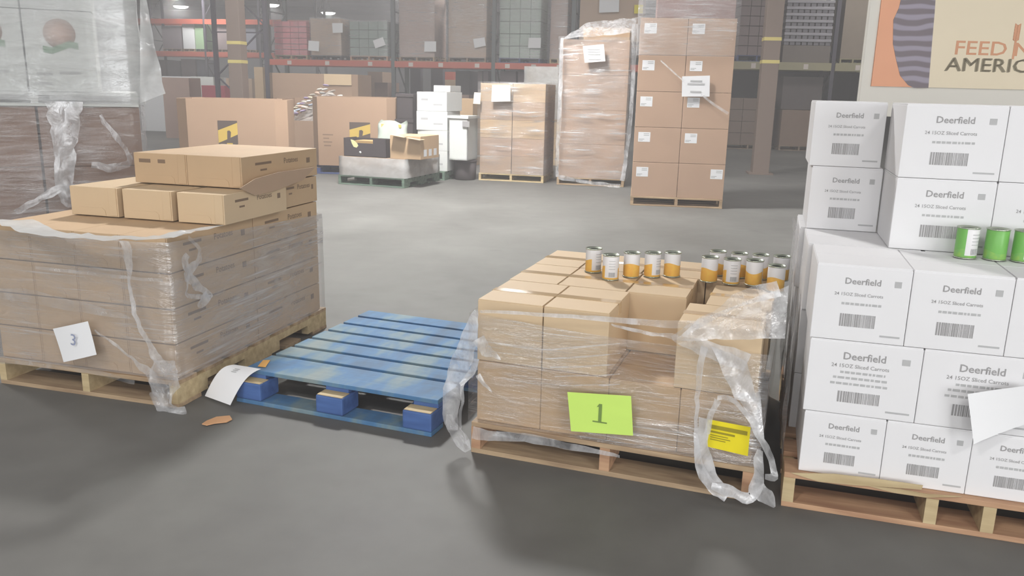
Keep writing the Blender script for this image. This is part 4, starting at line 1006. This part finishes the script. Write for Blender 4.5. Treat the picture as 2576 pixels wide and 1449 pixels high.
def load(label, F, x0, x1, v, z, h, mat, wrapm=None, pal=WOODG, sheets=(), cells=None, d=1.0, cellmat=None, gname=None, palh=.12):
    """a pallet load whose front spans image columns x0..x1 at the plane v"""
    a, b = F.onv(x0, 100, v).x, F.onv(x1, 100, v).x
    pallet('pallet under ' + label, F, b - a, d, (pal, pal), u=a, v=v, z=z, h=palh, nboard=5, group='pallets on the racks')
    zz = z + palh + .001
    if cells:
        nx, nz_ = cells; cw_ = (b - a) / nx; chh = h / nz_
        for i in range(nx):
            for k in range(nz_):
                t = carton('case', '%s, column %s from the tower, row %s' % (gname, NUM[i], NUM[k]), F, a + i * cw_ + .004, v + .01, zz + k * chh, cw_ - .012, d * .9, chh - .012, cellmat or mat, gname or 'cases', seam=False)
        t = None
    else:
        t = carton('wrapped_load', label, F, a, v + .01, zz, b - a, d * .95, h, mat, 'wrapped loads', seam=False)
    if wrapm:
        wrap('stretch_wrap', F, a, b, v + .008, v + d, zz - .03, zz + h + .02, wrapm, 'film round the ' + label, off=.015, bulge=.03, seed=x0 * .1, nz=10, nper=40)
    for (px, ) in sheets:
        q = [F.onv(x, y, v - .08) for x, y in px]
        s_ = MB(); s_.poly(q, .002, (0, 1, 0))
        if t is not None:
            o = ob('paper_sheet', s_, PAPER, t); o.matrix_parent_inverse = Matrix.Identity(4)
            o.location = (-a, -(v + .01), -zz)
        else:
            o = ob('paper_sheet', s_, PAPER); put(o, F); tag(o, 'white sheet on the ' + label, 'paper')
    return t
MAUVE = plain('load_brown_pink', (190, 164, 150), .6, .08, 3.)
TAN = plain('load_tan', (196, 170, 146), .6, .08, 3.)
GRN = plain('green_case', (146, 166, 156), .5, .10, 3.)
GRN2 = plain('pale_green_case', (176, 194, 180), .5, .10, 3.)
PINK = plain('pink_case', (222, 130, 136), .5, .15, 6.)
hz = lambda y, x: 0
def hgt(F, x, y, v): return F.onv(x, y, v).z
sq = lambda *p: (p,)
load('tan load with two white sheets above the orange beam', RK0, 782, 858, .06, zr, hgt(RK0, 820, 46, .06) - zr - .12, TAN, FILM, DARKP, [sq((835, 58), (862, 58), (862, 82), (837, 83)), sq((776, 102), (803, 104), (802, 129), (775, 127))])
load('low green cases on the orange beam', RK0, 880, 975, .06, zr, .86, GRN, FILM, WOODR, [sq((938, 102), (963, 93), (970, 113), (944, 122))], (4, 4), gname='green case of the shorter stack')
load('mauve load beside the shorter green cases, orange beam', RK0, 1004, 1093, .06, zr, 1.45, MAUVE, FILM, WOOD, [sq((1068, 104), (1097, 104), (1097, 130), (1067, 130))])
load('tan load beside the taller green cases, orange beam', RK0, 1128, 1223, .06, zr, 1.45, TAN, FILM, WOODG, [sq((1190, 98), (1219, 94), (1222, 115), (1194, 121))])
load('tall green cases on the orange beam', RK0, 1256, 1360, .06, zr, 1.45, GRN2, FILM, BLUEK, [sq((1330, 95), (1361, 95), (1360, 121), (1328, 121))], (4, 5), gname='pale green case of the taller stack')
load('pinkish load behind the tall shiny wrap, orange beam', RK0, 1384, 1426, .06, zr, 1.45, MAUVE, FILM, WOODP)
load('pink cases at the end of the orange rack', RK0, 690, 772, .2, zr, hgt(RK0, 730, 52, .2) - zr - .12, PINK, FILMF, WOOD, (), (4, 6), gname='pink case on the orange rack')
# tan load high behind the shiny tower
tl = load('tan load with white sheet and yellow square, above the shiny load', RK0, 1456, 1612, .05, zr + .42, 1.1, TAN, None, WOOD, [sq((1508, -12), (1558, -12), (1557, 30), (1507, 32))])
q = [RK0.onv(x, y, -.03) for x, y in ((1596, 12), (1618, 12), (1617, 34), (1595, 34))]
o = ob('yellow_square', MB().poly(q, .002, (0, 1, 0)), PAPERY); put(o, RK0); tag(o, 'small yellow square note on the tan load above the shiny tower', 'label')
# goods below the beam
def low(label, F, x0, x1, ytop, v, mat, name='wrapped_load', d=.9, z0=0., kind='load'):
    a, b = F.onv(x0, 200, v).x, F.onv(x1, 200, v).x; h = F.onv((x0 + x1) / 2, ytop, v).z - z0
    return carton(name, label, F, a, v, z0, b - a, d, h, mat, 'goods under the orange rack', cat=kind, seam=False)
low('light kraft carton stack beside the banded column', RK0, 640, 662, 168, -.4, CARDL, d=.3)
low('pale tan load far under the rack between bulk bins', RK0, 925, 962, 180, 2.5, TAN)
low('tan stack with orange top under the rack, past the dark grey posts', RK0, 1090, 1148, 200, 3., CARDL)
low('orange carton on top of the tan stack under the rack', RK0, 1095, 1142, 180, 4.0, STEEL_O)
low('dark bin under the rack close to the squat load', RK0, 1146, 1182, 178, .75, DARKP)
low('brown carton under the rack close to the squat load', RK0, 1128, 1180, 238, -.75, plain('brown_dark_card', (150, 128, 116), .6))
low('small brown carton with white label under the rack', RK0, 942, 975, 207, 1.4, plain('brown_mid_card', (160, 134, 120), .6))
for k, (x0, x1) in enumerate(((1032, 1058), (1084, 1114))):
    a, b = RK0.onv(x0, 200, 1.6).x, RK0.onv(x1, 200, 1.6).x
    o = ob('rack_post', MB().box(a, b, 1.6, 1.8, 0, 2.2, bev=.01), STEEL_D); put(o, RK0); tag(o, 'thick dark grey post under the orange beam, %s' % ('beside the leaning white boxes', 'nearer the squat load')[k], 'post', 'dark posts under the rack')
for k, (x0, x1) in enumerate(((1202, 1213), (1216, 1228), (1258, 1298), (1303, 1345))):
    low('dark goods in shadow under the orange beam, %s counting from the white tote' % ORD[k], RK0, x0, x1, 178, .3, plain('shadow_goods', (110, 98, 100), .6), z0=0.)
# end frame near the banded column
EF = Fr(*at_y(545, 200, 19.)[:2], -6)
t = thing('upright_frame', 'dark braced rack upright frame behind the banded column', 'rack', EF)
wE = EF.onv(672, 200, 0).x
for x in (0, wE): ob('post', MB().box(x - .045, x + .045, 0, .08, 0, 5.5, bev=.004), STEEL_D, t)
mb = MB(); z_ = .5; s_ = 1
while z_ < 5: 
    mb.bar((0, .04, z_ + (1.1 if s_ > 0 else 0)), (wE, .04, z_ + (0 if s_ > 0 else 1.1)), .035, .03); z_ += 1.1; s_ = -s_
mb.bar((0, .04, 2.55), (wE, .04, 2.55), .03, .03); ob('brace', mb, STEEL_D, t)
# far left rack
FL = Fr(*at_y(252, 130, 40)[:2], -10)
rack('far orange pallet rack deep in the warehouse', FL, [2.7, 2.7, 2.7, 2.7], 1.07, [(hgt(FL, 500, 130, 0), .22), (hgt(FL, 500, 48, 0), .22)], (STEEL_D, STEEL_O), 5.6)
zf = hgt(FL, 500, 130, 0) + .002; zf2 = hgt(FL, 500, 48, 0)
load('white wrapped load on the far orange rack', FL, 460, 489, .06, zf, 1.12, PAPER, None, WOOD)
load('light green load on the far orange rack', FL, 491, 514, .06, zf, 1.12, plain('light_green_load', (178, 206, 166), .5, .06), None, GREENP)
load('grey load on the far orange rack behind the flap', FL, 408, 456, .06, zf, 1.0, plain('far_grey', (140, 130, 134), .6), None, WOODG)
load('greyish load next to the light green one, far rack', FL, 536, 578, .06, zf, 1.1, plain('far_grey_2', (156, 140, 140), .6), None, WOODG)
load('blue grey load behind the banded column, far rack', FL, 612, 644, .06, zf, 1.15, plain('far_blue', (140, 140, 152), .6), None, WOODG)
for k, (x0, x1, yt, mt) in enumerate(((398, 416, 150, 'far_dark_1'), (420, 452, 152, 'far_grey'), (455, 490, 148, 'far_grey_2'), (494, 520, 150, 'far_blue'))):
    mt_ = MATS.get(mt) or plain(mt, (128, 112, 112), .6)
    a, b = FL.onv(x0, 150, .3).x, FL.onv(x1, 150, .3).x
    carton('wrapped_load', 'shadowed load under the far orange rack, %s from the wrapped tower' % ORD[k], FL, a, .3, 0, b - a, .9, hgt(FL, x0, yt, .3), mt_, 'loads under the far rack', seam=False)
# white and brown loads on the floor at the left, behind the bins
def floor_load(label, x0, x1, ytop, ybase, Y, mat, name='wrapped_load', cat='load'):
    F = Fr(*at_y(x0, 300, Y)[:2], -8); w_ = F.onv(x1, 250, 0).x; h = hgt(F, x0, ytop, 0)
    return F, carton(name, label, F, 0, 0, 0, w_, .6, h, mat, 'floor loads behind the bins', cat=cat, seam=False)
floor_load('long low white sheeted load behind the hazard-panel bulk bin', 356, 548, 190, 0, 25., PAPER)
floor_load('brown pink wrapped load in front of the white sheeted load', 415, 478, 194, 0, 22.0, MAUVE)
floor_load('white wrapped box load next to the brown pink one', 486, 540, 192, 0, 23.2, WHITEP)
F, t = floor_load('red plastic bin behind the hazard-panel bulk bin', 512, 566, 214, 0, 21., plain('red_bin', (196, 92, 104), .5), 'red_bin', 'bin')
floor_load('tan load behind the banded column, low', 574, 636, 196, 0, 24.5, TAN)
floor_load('small brown load standing alone on the far floor', 366, 392, 228, 0, 30., MAUVE)
# right rack
c_ = at_y(1838, 100, 22.6); RR = Fr(c_.x, c_.y, -4)
wr = RR.onv(2103, 100, 0).x
rack('khaki beamed pallet rack behind the lone steel column', RR, [wr, 2.7], 1.1, [(hgt(RR, 1950, 156, 0), .2)], (STEEL_D, STEEL_Y), 6.0, tags=2)
zR = hgt(RR, 1950, 156, 0) + .002
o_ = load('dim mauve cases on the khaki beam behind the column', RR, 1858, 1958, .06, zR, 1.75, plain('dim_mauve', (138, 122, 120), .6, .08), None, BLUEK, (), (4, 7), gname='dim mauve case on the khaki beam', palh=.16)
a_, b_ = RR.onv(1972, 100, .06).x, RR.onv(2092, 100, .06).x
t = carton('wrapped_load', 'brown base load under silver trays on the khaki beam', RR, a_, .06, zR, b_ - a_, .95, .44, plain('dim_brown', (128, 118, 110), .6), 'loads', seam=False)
nT = 7
for k in range(nT):
    t = thing('bottle_tray', 'silver wrapped tray, %s up in the stack on the khaki beam' % ORD[k], 'tray', RR, a_, .06, zR + .442 + k * .162, 0, 'silver trays on the khaki beam')
    ob('shrink_wrap', MB().box(0, b_ - a_, 0, .95, .085, .158, bev=.01), plain('silver_film', (172, 168, 174), .3, .1, 8.), t)
    mb = MB()
    for j in range(8): mb.box((b_ - a_) * (j + .1) / 8, (b_ - a_) * (j + .9) / 8, .02, .93, 0, .084, bev=.008)
    ob('bottle_row', mb, plain('dim_bottles', (126, 122, 128), .4, .1, 8.), t)
load('tan carton load on the khaki beam beside the poster board', RR, 2118, 2185, .06, zR, 1.9, plain('dim_tan', (156, 142, 126), .6), None, STEEL_Y)
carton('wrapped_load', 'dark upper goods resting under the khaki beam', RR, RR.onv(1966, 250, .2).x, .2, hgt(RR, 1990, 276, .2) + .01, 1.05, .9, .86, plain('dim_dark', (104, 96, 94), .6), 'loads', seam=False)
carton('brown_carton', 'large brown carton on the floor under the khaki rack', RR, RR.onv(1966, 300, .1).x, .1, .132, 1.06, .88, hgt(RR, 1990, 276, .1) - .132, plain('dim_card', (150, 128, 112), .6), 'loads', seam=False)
pallet('pallet under the large brown carton of the khaki rack', RR, 1.08, .9, (WOODG, WOODG), u=RR.onv(1966, 300, .1).x - .005, v=.095, h=.13)
a_ = .09; b_ = RR.onv(1945, 300, .3).x
pallet('pallet under the dim carton stack behind the lone column', RR, b_ - a_, 1., (WOODG, WOODG), u=a_, v=.2, h=.13)
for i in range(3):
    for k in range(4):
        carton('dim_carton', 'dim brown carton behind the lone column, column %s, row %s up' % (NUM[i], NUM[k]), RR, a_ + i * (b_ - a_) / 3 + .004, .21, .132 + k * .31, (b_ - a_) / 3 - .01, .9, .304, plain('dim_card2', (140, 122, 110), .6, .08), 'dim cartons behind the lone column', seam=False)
# ================================================================== LAMPS
LZ = 6.2
HOUS = plain('lamp_housing', (150, 150, 154), .4)
GLOW = emis('lamp_glow', (255, 252, 248), 25.)
def lamp(label, x, y, power, size=.95):
    t = thing('high_bay_lamp', label, 'lamp', loc=(x, y, LZ), group='high bay lamps')
    ob('housing', MB().lathe([(.48, .01), (.52, .0), (.52, .03), (.30, .30), (.12, .38), (.11, .55), (.03, .58)], 24, cap=False), HOUS, t)
    ob('diffuser', MB().lathe([(.001, -.15), (.25, -.13), (.41, -.07), (.475, .012)], 24, cap=False), GLOW, t)
    ob('hanger', MB().box(-.015, .015, -.015, .015, .57, ZC - LZ - .3), HOUS, t)
    if power:
        L = bpy.data.lights.new('lamp_light', 'AREA'); L.shape = 'DISK'; L.size = size; L.energy = power; L.color = (1, .985, .97); L.spread = math.radians(165)
        lo = bpy.data.objects.new('lamp_light', L); C.objects.link(lo); lo.location = (x, y, LZ - .2)
for (px, py, l) in ((455, 16, 'glowing high bay lamp nearest the tall wrapped tower'), (683, 12, 'brightest glowing high bay lamp next to the banded column'), (826, 32, 'small glowing high bay lamp above the tan rack load')):
    p = at_z(px, py, LZ); lamp(l, p.x, p.y, 700)
LK = 'round high bay lamp hanging from the ceiling out of view'
for (x, y, pw) in ((-1.3, 10., 2100), (-8, 8., 500), (7, 8.2, 520), (-4, 15, 260), (3.2, 15.2, 130), (-10, 21, 450), (0, 23, 420), (9, 20, 200), (-6, 30, 400), (4, 31, 300), (-14, 38, 550), (-6, 44, 600), (-20, 50, 800),
                   (-3.4, -2.6, 480), (2.6, -3.4, 300), (-9, 1, 250), (8, 1, 420), (-.4, -6, 250)):
    lamp(LK, x, y, pw)
# ================================================================== WORLD, CAMERA, COLOUR
w = bpy.data.worlds.new('W'); sc.world = w; w.use_nodes = True; nt = w.node_tree
bg = nt.nodes['Background']; bg.inputs[0].default_value = (1., .985, .97, 1); bg.inputs[1].default_value = 1.
vs = nt.nodes.new('ShaderNodeVolumeScatter'); vs.inputs['Density'].default_value = .0115; vs.inputs['Color'].default_value = (1, .97, .97, 1)
nt.links.new(vs.outputs[0], nt.nodes['World Output'].inputs['Volume'])
cd = bpy.data.cameras.new('camera'); co = bpy.data.objects.new('camera', cd); C.objects.link(co)
cd.sensor_width = 36; cd.lens = 36 * FPX / 2576; cd.clip_end = 200; cd.clip_start = .05
c_, s_ = math.cos(ROLL), math.sin(ROLL)
r_ = Rv * c_ + Uv * s_; u_ = -Rv * s_ + Uv * c_
mw = Matrix((r_, u_, -Fv)).transposed().to_4x4(); mw.translation = EYE; co.matrix_world = mw
sc.camera = co
sc.view_settings.view_transform = 'Standard'; sc.view_settings.look = 'None'; sc.view_settings.gamma = 1; sc.view_settings.use_curve_mapping = False
sc.view_settings.exposure = -1.2
cy = sc.cycles; cy.max_bounces = 7; cy.diffuse_bounces = 3; cy.glossy_bounces = 2; cy.use_light_tree = False; cy.transparent_max_bounces = 24; cy.transmission_bounces = 4; cy.volume_bounces = 0
cy.use_denoising = True; cy.sample_clamp_indirect = 4.; cy.caustics_reflective = False; cy.caustics_refractive = False
